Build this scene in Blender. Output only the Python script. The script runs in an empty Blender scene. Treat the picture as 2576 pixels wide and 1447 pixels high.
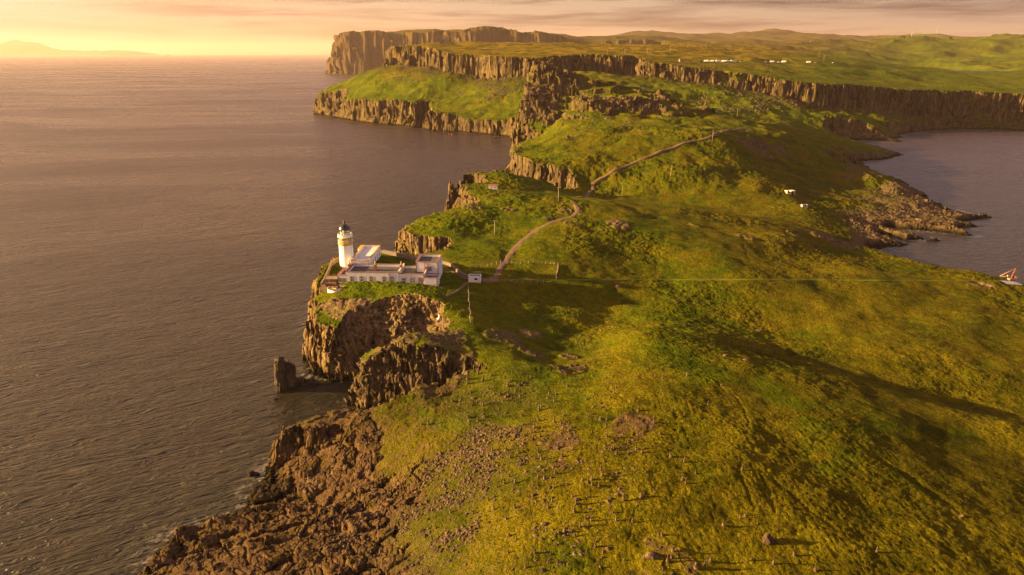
import bpy, bmesh, math, random
import numpy as np
from mathutils import Vector, Matrix
R = math.radians
sc = bpy.context.scene
C = sc.collection
rng = random.Random(7)

# ------------------------------------------------------------------ camera
CAM_H = 107.0
PITCH = R(19.0)
F = 1716.0                       # focal length in 2576-wide picture units
cd = bpy.data.cameras.new('camera')
cam = bpy.data.objects.new('camera', cd); C.objects.link(cam)
cam.location = (0, 0, CAM_H)
cam.rotation_euler = (R(90) - PITCH, 0, 0)
cd.sensor_width = 36.0
cd.lens = 36.0 * F / 2576.0
cd.clip_start = 1.0; cd.clip_end = 120000.0
sc.camera = cam

# ------------------------------------------------------------------ light
SUN_EL, SUN_AZ = R(12.5), R(-90.0)      # azimuth from +Y towards +X
sdir = Vector((math.sin(SUN_AZ) * math.cos(SUN_EL), math.cos(SUN_AZ) * math.cos(SUN_EL), math.sin(SUN_EL)))
ld = bpy.data.lights.new('sun', 'SUN'); ld.energy = 5.0; ld.angle = R(0.6); ld.color = (1.0, 0.70, 0.29)
sun = bpy.data.objects.new('sun', ld); C.objects.link(sun)
sun.rotation_euler = sdir.to_track_quat('Z', 'Y').to_euler()

sc.view_settings.view_transform = 'Standard'; sc.view_settings.look = 'None'
sc.view_settings.exposure = 2.25; sc.view_settings.gamma = 1.0

class NT:
    """small helper for node trees"""
    def __init__(s, tree): s.t = tree; s.n = tree.nodes; s.l = tree.links
    def new(s, typ, **kw):
        nd = s.n.new(typ)
        for k, v in kw.items(): setattr(nd, k, v)
        return nd
    def put(s, sock, v):
        if hasattr(v, 'is_output'): s.l.new(v, sock)
        elif isinstance(v, (int, float)) and hasattr(sock.default_value, '__len__'):
            sock.default_value = (v, v, v, 1)[:len(sock.default_value)]
        elif hasattr(v, '__len__') and len(v) == 3 and len(getattr(sock, 'default_value', v)) == 4: sock.default_value = (*v, 1)
        else: sock.default_value = v
    def math(s, op, a, b=0.0, c=None, clamp=False):
        m = s.new('ShaderNodeMath', operation=op, use_clamp=clamp); s.put(m.inputs[0], a); s.put(m.inputs[1], b)
        if c is not None: s.put(m.inputs[2], c)
        return m.outputs[0]
    def mix(s, f, a, b, blend='MIX'):
        m = s.new('ShaderNodeMix', data_type='RGBA', blend_type=blend, clamp_factor=True)
        s.put(m.inputs[0], f); s.put(m.inputs[6], a); s.put(m.inputs[7], b); return m.outputs[2]
    def ramp(s, f, pts, interp='LINEAR'):
        r = s.new('ShaderNodeValToRGB'); r.color_ramp.interpolation = interp; e = r.color_ramp.elements
        while len(e) < len(pts): e.new(0.5)
        for i, (p, c) in enumerate(pts):
            e[i].position = p; e[i].color = (c, c, c, 1) if isinstance(c, (int, float)) else (*c, 1)
        s.put(r.inputs[0], f); return r.outputs[0]
    def sep(s, v):
        x = s.new('ShaderNodeSeparateXYZ'); s.put(x.inputs[0], v); return x.outputs
    def comb(s, x, y, z):
        k = s.new('ShaderNodeCombineXYZ'); s.put(k.inputs[0], x); s.put(k.inputs[1], y); s.put(k.inputs[2], z); return k.outputs[0]
    def vmath(s, op, a, b=None):
        m = s.new('ShaderNodeVectorMath', operation=op); s.put(m.inputs[0], a)
        if b is not None: s.put(m.inputs[1], b)
        return m.outputs['Value'] if op in ('DOT_PRODUCT', 'LENGTH') else m.outputs[0]
    def noise(s, vec, scale, detail=4, rough=0.55, dist=0.0, out=0):
        m = s.new('ShaderNodeTexNoise'); s.put(m.inputs['Vector'], vec)
        m.inputs['Scale'].default_value = scale; m.inputs['Detail'].default_value = detail
        m.inputs['Roughness'].default_value = rough; m.inputs['Distortion'].default_value = dist
        return m.outputs[out]
    def vor(s, vec, scale, feature='F1', out='Distance', rnd=1.0):
        m = s.new('ShaderNodeTexVoronoi', feature=feature); s.put(m.inputs['Vector'], vec)
        m.inputs['Scale'].default_value = scale; m.inputs['Randomness'].default_value = rnd
        return m.outputs[out]
    def mapr(s, v, a, b, c=0.0, d=1.0):
        m = s.new('ShaderNodeMapRange'); s.put(m.inputs[0], v)
        for i, q in enumerate((a, b, c, d)): m.inputs[i + 1].default_value = q
        return m.outputs[0]
    def bump(s, h, strength=0.5, dist=1.0, normal=None):
        m = s.new('ShaderNodeBump'); s.put(m.inputs['Height'], h); m.inputs['Strength'].default_value = strength
        m.inputs['Distance'].default_value = dist
        if normal is not None: s.put(m.inputs['Normal'], normal)
        return m.outputs[0]

# ------------------------------------------------------------------ sky
w = bpy.data.worlds.new('World'); sc.world = w; w.use_nodes = True
k = NT(w.node_tree); k.n.clear()
g = k.new('ShaderNodeTexCoord').outputs['Generated']
gx, gy, gz = k.sep(g)
sky = k.new('ShaderNodeTexSky', sky_type='NISHITA', sun_disc=False, sun_elevation=SUN_EL, sun_rotation=SUN_AZ,
            air_density=2.0, dust_density=4.0, ozone_density=1.0)
nish = k.mix(1.0, sky.outputs[0], (0.12, 0.10, 0.075), 'MULTIPLY')
# angle from the sun drives the warm glow behind the cloud
cosang = k.vmath('DOT_PRODUCT', g, tuple(sdir))
ang = k.math('MULTIPLY', k.math('ARCCOSINE', cosang), 1 / math.pi)
glow = k.ramp(ang, [(0.0, (0.46, 0.355, 0.25)), (0.16, (0.41, 0.312, 0.215)), (0.235, (0.35, 0.255, 0.165)), (0.36, (0.25, 0.155, 0.085)),
                    (0.48, (0.165, 0.115, 0.070)), (0.62, (0.125, 0.092, 0.062)), (1.0, (0.12, 0.10, 0.09))])
# streaky layered cloud: azimuth against exaggerated elevation
el = k.math('MAXIMUM', gz, 0.0)
az = k.math('ARCTAN2', gx, gy)
warp = k.noise(k.comb(k.math('MULTIPLY', az, 4.0), k.math('MULTIPLY', el, 30.0), 0.0), 1.0, 4)
cv = k.comb(k.math('MULTIPLY', az, 3.2), k.math('ADD', k.math('MULTIPLY', el, 62.0), k.math('MULTIPLY', warp, 1.3)), 7.3)
n1 = k.noise(cv, 1.0, 8, 0.56)
n2 = k.noise(cv, 3.2, 6, 0.6)
cloud = k.mapr(k.math('ADD', k.math('MULTIPLY', n1, 0.75), k.math('MULTIPLY', n2, 0.25)), 0.44, 0.60)
# cloud thickens to the right and away from the horizon
thick = k.math('MULTIPLY', k.mapr(az, -0.62, 0.0, 0.22, 1.0), k.mapr(el, 0.0, 0.05, 0.6, 1.0))
cmask = k.math('MULTIPLY', cloud, thick)
glow = k.mix(1.0, glow, k.mix(k.mapr(el, 0.0, 0.06), (0.90, 0.83, 0.86), (1.0, 1.05, 1.25)), 'MULTIPLY')
dark = k.mix(1.0, glow, (0.36, 0.33, 0.40), 'MULTIPLY')
lit = k.mix(1.0, glow, (1.5, 1.45, 1.3), 'MULTIPLY')
low = k.mix(cmask, lit, dark)
up = k.mix(0.72, nish, k.mix(1.0, glow, (0.95, 1.05, 1.5), 'MULTIPLY'))
up = k.mix(1.0, up, k.mix(k.mapr(gx, -0.75, 0.05), (1.0, 0.72, 0.50), (1.80, 1.60, 2.10)), 'MULTIPLY')
up = k.mix(1.0, up, k.mix(k.mapr(gz, 0.40, 0.85), (1, 1, 1), (0.42, 0.44, 0.5)), 'MULTIPLY')
skyc = k.mix(k.mapr(el, 0.09, 0.26), low, up)
bg = k.new('ShaderNodeBackground'); k.put(bg.inputs[0], skyc); bg.inputs[1].default_value = 0.56
ow = k.new('ShaderNodeOutputWorld'); k.l.new(bg.outputs[0], ow.inputs[0])

# ------------------------------------------------------------------ plan helpers (photo point + height or distance -> plan)
def ray(dx, dy):
    u = (dx - 1288) / F; v = (723.5 - dy) / F
    return u, math.cos(PITCH) + v * math.sin(PITCH), -math.sin(PITCH) + v * math.cos(PITCH)
def W(dx, dy, z=0.0):
    a, b, c = ray(dx, dy); t = (z - CAM_H) / c
    return (a * t, b * t, z)
def V(dx, dy, Y):
    a, b, c = ray(dx, dy); t = Y / b
    return (a * t, Y, CAM_H + c * t)

# ------------------------------------------------------------------ noise in numpy
def hash2(ix, iy, seed):
    h = (ix.astype(np.int64) * 374761393 + iy.astype(np.int64) * 668265263 + seed * 974634777) & 0xffffffff
    h = ((h ^ (h >> 13)) * 1274126177) & 0xffffffff
    return ((h ^ (h >> 16)) & 0xffffff).astype(np.float32) / 16777215.0
def vnoise(x, y, s, seed=0):
    x = x / s; y = y / s
    ix = np.floor(x); iy = np.floor(y); fx = (x - ix); fy = (y - iy)
    fx = fx * fx * fx * (fx * (fx * 6 - 15) + 10); fy = fy * fy * fy * (fy * (fy * 6 - 15) + 10)
    ix = ix.astype(np.int64); iy = iy.astype(np.int64)
    a = hash2(ix, iy, seed); b = hash2(ix + 1, iy, seed); c = hash2(ix, iy + 1, seed); d = hash2(ix + 1, iy + 1, seed)
    return ((a + (b - a) * fx) * (1 - fy) + (c + (d - c) * fx) * fy) * 2 - 1
def fbm(x, y, s, oct=4, seed=0, gain=0.5):
    o = np.zeros_like(x); a = 1.0
    for i in range(oct):
        th = 0.6 * i + 0.3
        xr = x * math.cos(th) - y * math.sin(th); yr = x * math.sin(th) + y * math.cos(th)
        o += a * vnoise(xr, yr, s, seed + i * 17); a *= gain; s *= 0.48
    return o
def worley(x, y, s, seed=0):
    """F1, F2, random number of the cell, offset to the cell centre"""
    xs = x / s; ys = y / s; ix = np.floor(xs).astype(np.int64); iy = np.floor(ys).astype(np.int64)
    f1 = np.full(x.shape, 9.0, np.float32); f2 = f1.copy(); r1 = np.zeros(x.shape, np.float32); cx = r1.copy(); cy = r1.copy()
    for i in (-1, 0, 1):
        for j in (-1, 0, 1):
            px = ix + i + hash2(ix + i, iy + j, seed); py = iy + j + hash2(ix + i, iy + j, seed + 5)
            d = np.sqrt((xs - px) ** 2 + (ys - py) ** 2).astype(np.float32)
            r = hash2(ix + i, iy + j, seed + 11)
            m = d < f1
            f2 = np.where(m, f1, np.minimum(f2, d)); r1 = np.where(m, r, r1)
            cx = np.where(m, px - xs, cx); cy = np.where(m, py - ys, cy); f1 = np.where(m, d, f1)
    return f1, f2, r1, cx, cy
def sstep(x, a, b):
    t = np.clip((x - a) / (b - a), 0, 1); return t * t * (3 - 2 * t)
def sdist(x, y, poly):
    """signed distance (inside > 0) to a closed polygon [(x, y, slope)], and the edge slope nearest by"""
    best = np.full(x.shape, 1e18); slope = np.ones(x.shape); inside = np.zeros(x.shape, bool)
    n = len(poly)
    for i in range(n):
        ax, ay, sa = poly[i]; bx, by, sb = poly[(i + 1) % n]
        ex, ey = bx - ax, by - ay; L = ex * ex + ey * ey + 1e-9
        t = np.clip(((x - ax) * ex + (y - ay) * ey) / L, 0, 1)
        d = (x - ax - t * ex) ** 2 + (y - ay - t * ey) ** 2
        m = d < best; best = np.where(m, d, best); slope = np.where(m, sa + (sb - sa) * t, slope)
        if ay != by:
            c = ((ay > y) != (by > y)) & (x < ex * (y - ay) / (by - ay) + ax); inside ^= c
    d = np.sqrt(best)
    return np.where(inside, d, -d), slope
class RBF:
    def __init__(s, pts, sm=0.0):
        P = np.array(pts, float); s.c = P[:, :2] / 100; n = len(P)
        r = np.hypot(s.c[:, None, 0] - s.c[None, :, 0], s.c[:, None, 1] - s.c[None, :, 1])
        A = np.zeros((n + 3, n + 3)); A[:n, :n] = np.sqrt(r * r + 0.01) + np.eye(n) * -sm
        A[:n, n] = 1; A[:n, n + 1:] = s.c; A[n, :n] = 1; A[n + 1:, :n] = s.c.T
        s.w = np.linalg.solve(A, np.concatenate([P[:, 2], np.zeros(3)])); s.n = n
    def __call__(s, x, y):
        x = x / 100; y = y / 100
        o = s.w[s.n] + s.w[s.n + 1] * x + s.w[s.n + 2] * y
        for i in range(s.n):
            o = o + s.w[i] * np.sqrt((x - s.c[i, 0]) ** 2 + (y - s.c[i, 1]) ** 2 + 0.01)
        return o
def gridded(f, x, y, x0, x1, y0, y1, st):
    """evaluate a smooth f once on a coarse grid, then bilinear"""
    gx = np.arange(x0, x1 + st, st); gy = np.arange(y0, y1 + st, st)
    G = f(*np.meshgrid(gx, gy))
    fx = np.clip((x - x0) / st, 0, len(gx) - 1.001); fy = np.clip((y - y0) / st, 0, len(gy) - 1.001)
    ix = fx.astype(int); iy = fy.astype(int); fx = fx - ix; fy = fy - iy
    return (G[iy, ix] * (1 - fx) + G[iy, ix + 1] * fx) * (1 - fy) + (G[iy + 1, ix] * (1 - fx) + G[iy + 1, ix + 1] * fx) * fy

# ------------------------------------------------------------------ the land
def c2(p, s): return (p[0], p[1], s)
COAST = [(-108, 40, .9), (-95, 90, .9), c2(W(345, 1445), 1.6), c2(W(425, 1350), 1.8), c2(W(520, 1315), 1.4), c2(W(595, 1280), 1.4), c2(W(620, 1235), 1.4), c2(W(672, 1200), 2.2),
         (-67, 157, 3.5), (-67, 162, 3.5), (-58, 168, 3), (-46, 172, 3), (-38, 174, 3.4), (-30, 175, 3.4), (-21, 178, 3.0), (-19, 181, 2.6), (-26, 183, 2.6), (-36, 185, 2.3), (-48, 188, 2.6),
         (-53, 194, 4), (-51, 201, 3.6), (-46, 205, 3.6), (-38, 206, 2.6), (-37, 209, 1.9), (-44, 211, 1.9), (-53, 210, 1.8), (-66, 209, 1.9), (-71, 217, 4.5), (-75, 227, 5), (-79, 240, 5), (-83, 252, 4.5),
         (-86, 266, 3.5), (-87, 280, 3), (-80, 294, 3), (-66, 299, 3), (-48, 298, 3.4), (-37, 300, 3), (-34, 303, 3), (-42, 307, 3.4), (-58, 309, 3.4), (-68, 314, 3.2),
         (-66, 330, 2.4), (-58, 348, 1.8), (-46, 365, 1.6), (-39, 385, 1.8), (-40, 412, 3.5), (-42, 428, 5), (-43, 434, 5), (-37, 437, 5), (-32, 449, 5), (-27, 450, 5), (-24, 440, 5), (-22, 436, 5), (-28, 431, 5), (-36, 430, 5), (-44, 430, 5),
         (-47, 450, 5), (-34, 464, 3), (-6, 474, 3), (14, 482, 3.4), (30, 485, 3.4), (34, 488, 3.4), (28, 497, 3.6), (18, 508, 3.8), (6, 520, 3.6), (-4, 545, 4), (-7, 600, 4), (-6, 650, 4),
         (6, 690, 3), (2, 730, 3.0), (2, 780, 4.5), (4, 830, 4.5), (2, 870, 3), (-4, 905, 2.4), c2(W(1290, 346), 2.2), c2(W(1200, 340), 2.4), c2(W(1120, 333), 2.4), c2(W(1070, 327), 2.6), c2(W(1062, 316), 3),
         c2(W(1040, 322), 3), c2(W(940, 308), 2.6), c2(W(850, 297), 2.6), c2(W(808, 287), 2.4), c2(W(800, 281), 2), (-368, 1380, 1.5), (-330, 1500, 1.2), (-250, 1560, 1.2), (-150, 1750, 1.2), (0, 2050, 1.2), (350, 2500, .8), (800, 3000, .5),
         (1500, 3600, .5), (4500, 3600, .5), (4500, 1300, .5), (1500, 1150, 2), (1100, 1060, 3), c2(W(2576, 328), 3), c2(W(2420, 326), 3), c2(W(2340, 328), 3), c2(W(2300, 340), 1), c2(W(2250, 352), .35), c2(W(2285, 360), .3), c2(W(2180, 357), .5), c2(W(2110, 353), .7),
         c2(W(2190, 372), .25), c2(W(2250, 385), .25), c2(W(2290, 388), .2), c2(W(2220, 402), .3), c2(W(2140, 411), .4), c2(W(2150, 425), 1.6), c2(W(2210, 455), 1.6), c2(W(2270, 474), 1.6), c2(W(2325, 490), 1.2), c2(W(2332, 502), 1), c2(W(2400, 528), .3),
         c2(W(2490, 548), .2), c2(W(2430, 561), .3), c2(W(2500, 572), .2), c2(W(2410, 577), .4), c2(W(2460, 595), .4), c2(W(2330, 584), .8), c2(W(2240, 574), .8), c2(W(2210, 577), .6), c2(W(2290, 590), .6), c2(W(2335, 603), .4), c2(W(2290, 606), .4), c2(W(2215, 592), .4), c2(W(2290, 616), .4), c2(W(2230, 630), .5),
         (207, 366, .5), (214, 345, .5), (233, 318, .5), (252, 290, .5), (268, 262, .5), (300, 200, .5), (330, 100, .5), (330, 40, .5)]
LOW = [  # the peninsula and the shelves under the plateau: control heights
    W(1000, 1440, 11), W(800, 1430, 7.5), W(600, 1400, 5), W(470, 1400, 3.5), W(1150, 1350, 15), W(1300, 1440, 20), W(1600, 1440, 23), W(1935, 1350, 24), W(2250, 1440, 22), W(2576, 1440, 21.5), (0, 40, 22), (90, 50, 22), (-60, 60, 8), (200, 60, 12),
    W(700, 1130, 4), W(820, 1200, 5), W(750, 1300, 3), W(930, 1300, 8), W(950, 1200, 9), W(1080, 1200, 13), W(1050, 1120, 14), W(1180, 1180, 15.5), W(1200, 1060, 17), W(1040, 1060, 14.5), W(880, 1075, 12),
    W(1300, 1200, 19), W(1450, 1200, 22), W(1400, 1050, 20), W(1500, 940, 20), W(1600, 1000, 24.5), W(1800, 1020, 24.5), W(1700, 1200, 25), W(1700, 1100, 23.5), W(1950, 1150, 24), W(2100, 1250, 23), W(1250, 950, 20), W(1160, 950, 19),
    W(2200, 1100, 20.5), W(2400, 1250, 20.5), W(2576, 1250, 18.5), W(1850, 800, 10), W(2000, 832, 9), W(1850, 864, 16), W(1850, 897, 20.8), W(2000, 906, 12), W(2000, 937, 20), W(2200, 955, 10), W(2200, 986, 18.5), W(2400, 1003, 7.5), W(2400, 1033, 17), W(2576, 1046, 6.5), W(2576, 1075, 16), W(2100, 850, 10.5), W(2400, 900, 9.5), W(2576, 880, 8), W(2576, 1160, 16.5), W(2200, 1050, 20), W(2000, 1010, 21.5), W(2250, 790, 11), W(2576, 760, 7.5),  # made-up crest and valley, shaped so the far side drops into shade
    W(1400, 765, 14.8), W(1500, 755, 13.6), W(1600, 765, 13), W(1700, 765, 12.6), W(1500, 820, 12), W(1600, 840, 20.5), W(1700, 850, 21), W(1500, 880, 15), W(1400, 800, 14.5), W(1250, 850, 19.5), W(1280, 780, 16),  # hollow east of the buildings lowered to put its turf in shade
    W(1000, 850, 21.5), W(950, 890, 18), W(1060, 880, 22.5), W(1130, 860, 21.5), W(1150, 800, 21.5), W(1100, 790, 21.5), (-34, 214, 16), (-27, 217, 20),
    W(1040, 770, 22.5), W(950, 745, 23), W(860, 740, 22.5), W(800, 735, 21), W(1100, 730, 22.5), (-68, 272, 24), (-74, 262, 23.5), (-60, 285, 23.5), (-40, 285, 23), (-25, 262, 22.5), (-40, 262, 23.3), (-60, 262, 24), (-12, 260, 22),
    W(1180, 700, 22), W(1250, 700, 21), W(1450, 703, 18.5), W(1900, 698, 16.5), W(2200, 701, 13.5), W(2500, 705, 9.5), (225, 292, 9), W(1320, 740, 16.5), W(1700, 720, 14),
    W(1180, 640, 23), W(1270, 650, 22), W(1100, 600, 25), W(1350, 620, 23.5), W(1245, 590, 25), W(1500, 620, 22.5), W(1700, 620, 21), W(1900, 640, 17.5), W(2100, 660, 13), W(2300, 665, 7.5), W(1990, 600, 17), W(2100, 620, 10),
    W(960, 585, 24), W(1000, 556, 25), W(1060, 543, 27), W(1130, 520, 28), W(1200, 520, 30), W(1300, 500, 30), W(1180, 445, 31), W(1235, 470, 30), W(1300, 470, 28), W(1280, 438, 30), W(1350, 455, 24), W(1145, 455, 30),
    W(1450, 530, 28.5), W(1429, 499, 27), W(1561, 513, 24.5), W(1722, 529, 21), W(1869, 550, 17.5), W(1950, 559, 15.5), W(2100, 585, 8), W(1800, 570, 20), W(1600, 560, 25.5),
    W(1561, 480, 15.5), W(1722, 510, 13), W(1869, 530, 11), W(2025, 518, 12.5), W(1492, 465, 18), W(1420, 470, 18), W(1990, 483, 15), W(2100, 540, 8), W(2200, 560, 5), W(2300, 550, 4), W(2450, 551, 2.5), W(2400, 588, 2.5), W(2240, 612, 2.5),
    W(1550, 430, 26), W(1620, 400, 32), W(1700, 370, 38), W(1795, 340, 44), W(1450, 410, 29), W(1330, 392, 31), W(1420, 350, 39), W(1500, 330, 43), W(1600, 330, 45), W(1440, 440, 24), W(1300, 372, 27), W(1750, 430, 27), W(1850, 420, 27), W(2000, 430, 19), W(2120, 470, 10), W(2250, 500, 7), W(2320, 510, 3),
    V(1468, 291, 676), V(1556, 289, 680), V(1644, 292, 672), V(1500, 268, 690), V(1600, 262, 700), V(1450, 262, 700), V(1740, 310, 640),
    V(1366, 163, 800), V(1350, 166, 812), V(1405, 170, 806), V(1446, 188, 800), V(1500, 203, 796), V(1578, 219, 790), V(1666, 248, 770), V(1753, 278, 740), V(1841, 297, 700), V(1907, 309, 660), V(1973, 331, 640), V(2060, 381, 620), V(1400, 250, 765), V(1430, 300, 715), V(1350, 330, 720), V(1330, 350, 690), (14, 660, 27), (12, 620, 27),
    (60, 860, 68), (120, 860, 58), (220, 830, 42), (60, 940, 50), (20, 930, 34),
    V(1446, 180, 1090), V(1534, 200, 1040), V(1709, 208, 1040), V(1797, 221, 1005), V(1907, 245, 985), V(1995, 254, 975), V(2060, 276, 972), V(2214, 290, 985), (240, 930, 42), V(1900, 302, 850), V(2000, 330, 800), V(2100, 345, 850), V(2180, 305, 925), V(2230, 335, 940), W(2090, 395, 15), W(2135, 416, 15), W(2200, 446, 13), W(2270, 467, 10), W(2150, 470, 8), W(2090, 425, 14), V(2030, 345, 740),
    (60, 1010, 58), V(1342, 205, 1075), V(1215, 211, 1120), V(1280, 200, 1100), V(1120, 184, 1190), V(1056, 177, 1230), V(993, 165, 1290), V(937, 173, 1330), V(1300, 300, 960), V(1200, 295, 990), V(1060, 268, 1050), V(950, 262, 1110), V(850, 250, 1230), V(815, 238, 1290), V(860, 210, 1350), V(1150, 240, 1110), V(1000, 215, 1200), V(1300, 250, 1020), V(900, 190, 1380), (-300, 1480, 40),
    (0, 1300, 60), (300, 1300, 50), (600, 1100, 20), (760, 1060, 5), (1200, 1300, 30), (300, 1800, 60), (1500, 2000, 45), (0, 1700, 60), (800, 2500, 48), (3500, 2500, 80), (3500, 1500, 45), (1500, 3400, 70), (3500, 3500, 90)]
PLATEAU = [c2(V(937, 130, 1345), 3), c2(V(977, 118, 1320), 3), c2(V(1040, 118, 1280), 3), c2(V(1104, 131, 1235), 3), c2(V(1167, 141, 1185), 3), c2(V(1225, 144, 1150), 3), c2(V(1278, 145, 1125), 3), c2(V(1342, 153, 1095), 3), c2(V(1390, 148, 1120), 3), c2(V(1446, 141, 1150), 2.5), c2(V(1578, 142, 1150), 2.5),
           c2(V(1640, 155, 1110), 2.5), c2(V(1679, 164, 1080), 2.8), c2(V(1753, 177, 1050), 3), c2(V(1841, 186, 1028), 3), c2(V(1929, 197, 1008), 3), c2(V(2017, 208, 995), 3), c2(V(2104, 213, 1000), 3), c2(V(2192, 222, 1010), 3), c2(V(2280, 230, 1030), 3), c2(V(2367, 233, 1045), 3), c2(V(2576, 241, 1055), 3),
           (1150, 1120, 3), (1550, 1220, 3), (4500, 1300, 3), (4500, 3600, 1), (1500, 3600, 1), (800, 2900, 1), (350, 2400, 1), (0, 1950, 1.5), (-130, 1680, 1.5), (-225, 1490, 2)]
TOP = [V(937, 128, 1350), V(977, 117, 1325), V(1040, 117, 1285), V(1104, 129, 1240), V(1167, 139, 1190), V(1278, 143, 1130), V(1342, 151, 1100), V(1446, 139, 1155), V(1578, 140, 1155), V(1679, 162, 1085), V(1753, 175, 1055), V(1841, 184, 1035), V(1929, 195, 1015), V(2017, 206, 1005), V(2104, 211, 1010), V(2192, 219, 1020), V(2280, 227, 1040), V(2367, 230, 1055), V(2576, 238, 1065),
       V(1060, 110, 1500), V(1200, 105, 1600), V(1400, 108, 1600), V(1550, 112, 1550), V(1700, 118, 1500), V(1300, 122, 1350), V(1500, 130, 1320), V(1720, 153, 1250), V(1850, 153, 1270), V(2050, 155, 1330), V(1850, 135, 1450), V(2000, 137, 1550), V(2150, 148, 1650), V(2200, 160, 1500), V(2240, 176, 2000), V(2500, 190, 1500), V(2350, 200, 1350), V(2150, 175, 1300), V(2480, 177, 2200), V(2300, 168, 2700), (1600, 1500, 58),
       V(1850, 128, 2200), V(2000, 127, 2300), V(2120, 120, 2900), V(1650, 105, 2600), V(1500, 100, 3200), V(2200, 130, 3000), V(2350, 118, 3200), V(2480, 104, 3300), V(2576, 98, 3300), V(2576, 150, 2700), V(2400, 145, 2800), V(2250, 145, 2800), (4000, 3500, 210), (4000, 2000, 90), (300, 2600, 100), (1000, 3500, 165), (2700, 3600, 190)]
FAR = [(-1015, 3850, 1.35), (-905, 3730, 1.7), (-700, 3680, 2.3), (-350, 3600, 2.3), (100, 3540, 2.0), (500, 3500, 1), (1500, 3450, .6), (3500, 3300, .6), (9000, 3300, .6), (9000, 9500, .5), (-800, 9500, .5), (-600, 6500, .5), (-950, 4500, 1.2), (-1040, 4050, 1.3)]
FTOP = [V(873, 88, 3950), V(884, 81, 3900), V(905, 80, 3850), V(960, 80, 3800), V(1050, 84, 3760), V(1065, 80, 3760), V(1100, 77, 3740), V(1180, 75, 3720), V(1195, 66, 3720), V(1212, 61, 3720), V(1240, 65, 3720), V(1290, 73, 3700), V(1345, 76, 3700), V(1400, 87, 3700), V(1440, 97, 3700), V(1480, 104, 3700), V(880, 95, 4500), V(1100, 88, 4600), V(1350, 92, 4700),
        V(1450, 92, 4500), V(1540, 90, 4600), V(1700, 100, 4700), V(1850, 108, 4500), V(2000, 112, 4500), V(2100, 122, 4300), V(1540, 90, 7000), V(1580, 77, 7000), V(1600, 74, 7000), V(1640, 76, 7000), V(1750, 85, 7000), V(1850, 84, 7000), V(1940, 77, 7000), V(2000, 82, 7000), V(2100, 90, 7000), V(2150, 94, 7000), V(2250, 91, 6800), V(2300, 91, 6500), V(2360, 85, 6500), V(2420, 90, 6500), V(2480, 88, 6500), V(2560, 96, 6500),
        V(1700, 100, 5800), V(2100, 105, 5600), V(2400, 105, 5500), V(2576, 112, 5000), V(2800, 80, 6500), V(1600, 100, 9000), V(2300, 108, 9000), V(1450, 110, 7500), (-700, 7000, 100), (9000, 6000, 150), (8000, 3500, 120)]
TERRACE = [c2(W(693, 1165, 3), 3), c2(W(730, 1160, 3), 3), c2(W(800, 1165, 4), 3), c2(W(850, 1150, 4), 3), c2(W(905, 1150, 6), 3), c2(W(960, 1140, 8), 3), (-32, 168, 2), (-34, 176, 3), (-45, 174, 3), (-57, 170, 3), (-66, 164, 3)]

LAKE = V(2365, 178, 2250)
rbf_low, rbf_top, rbf_far = RBF(LOW), RBF(TOP), RBF(FTOP)

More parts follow.
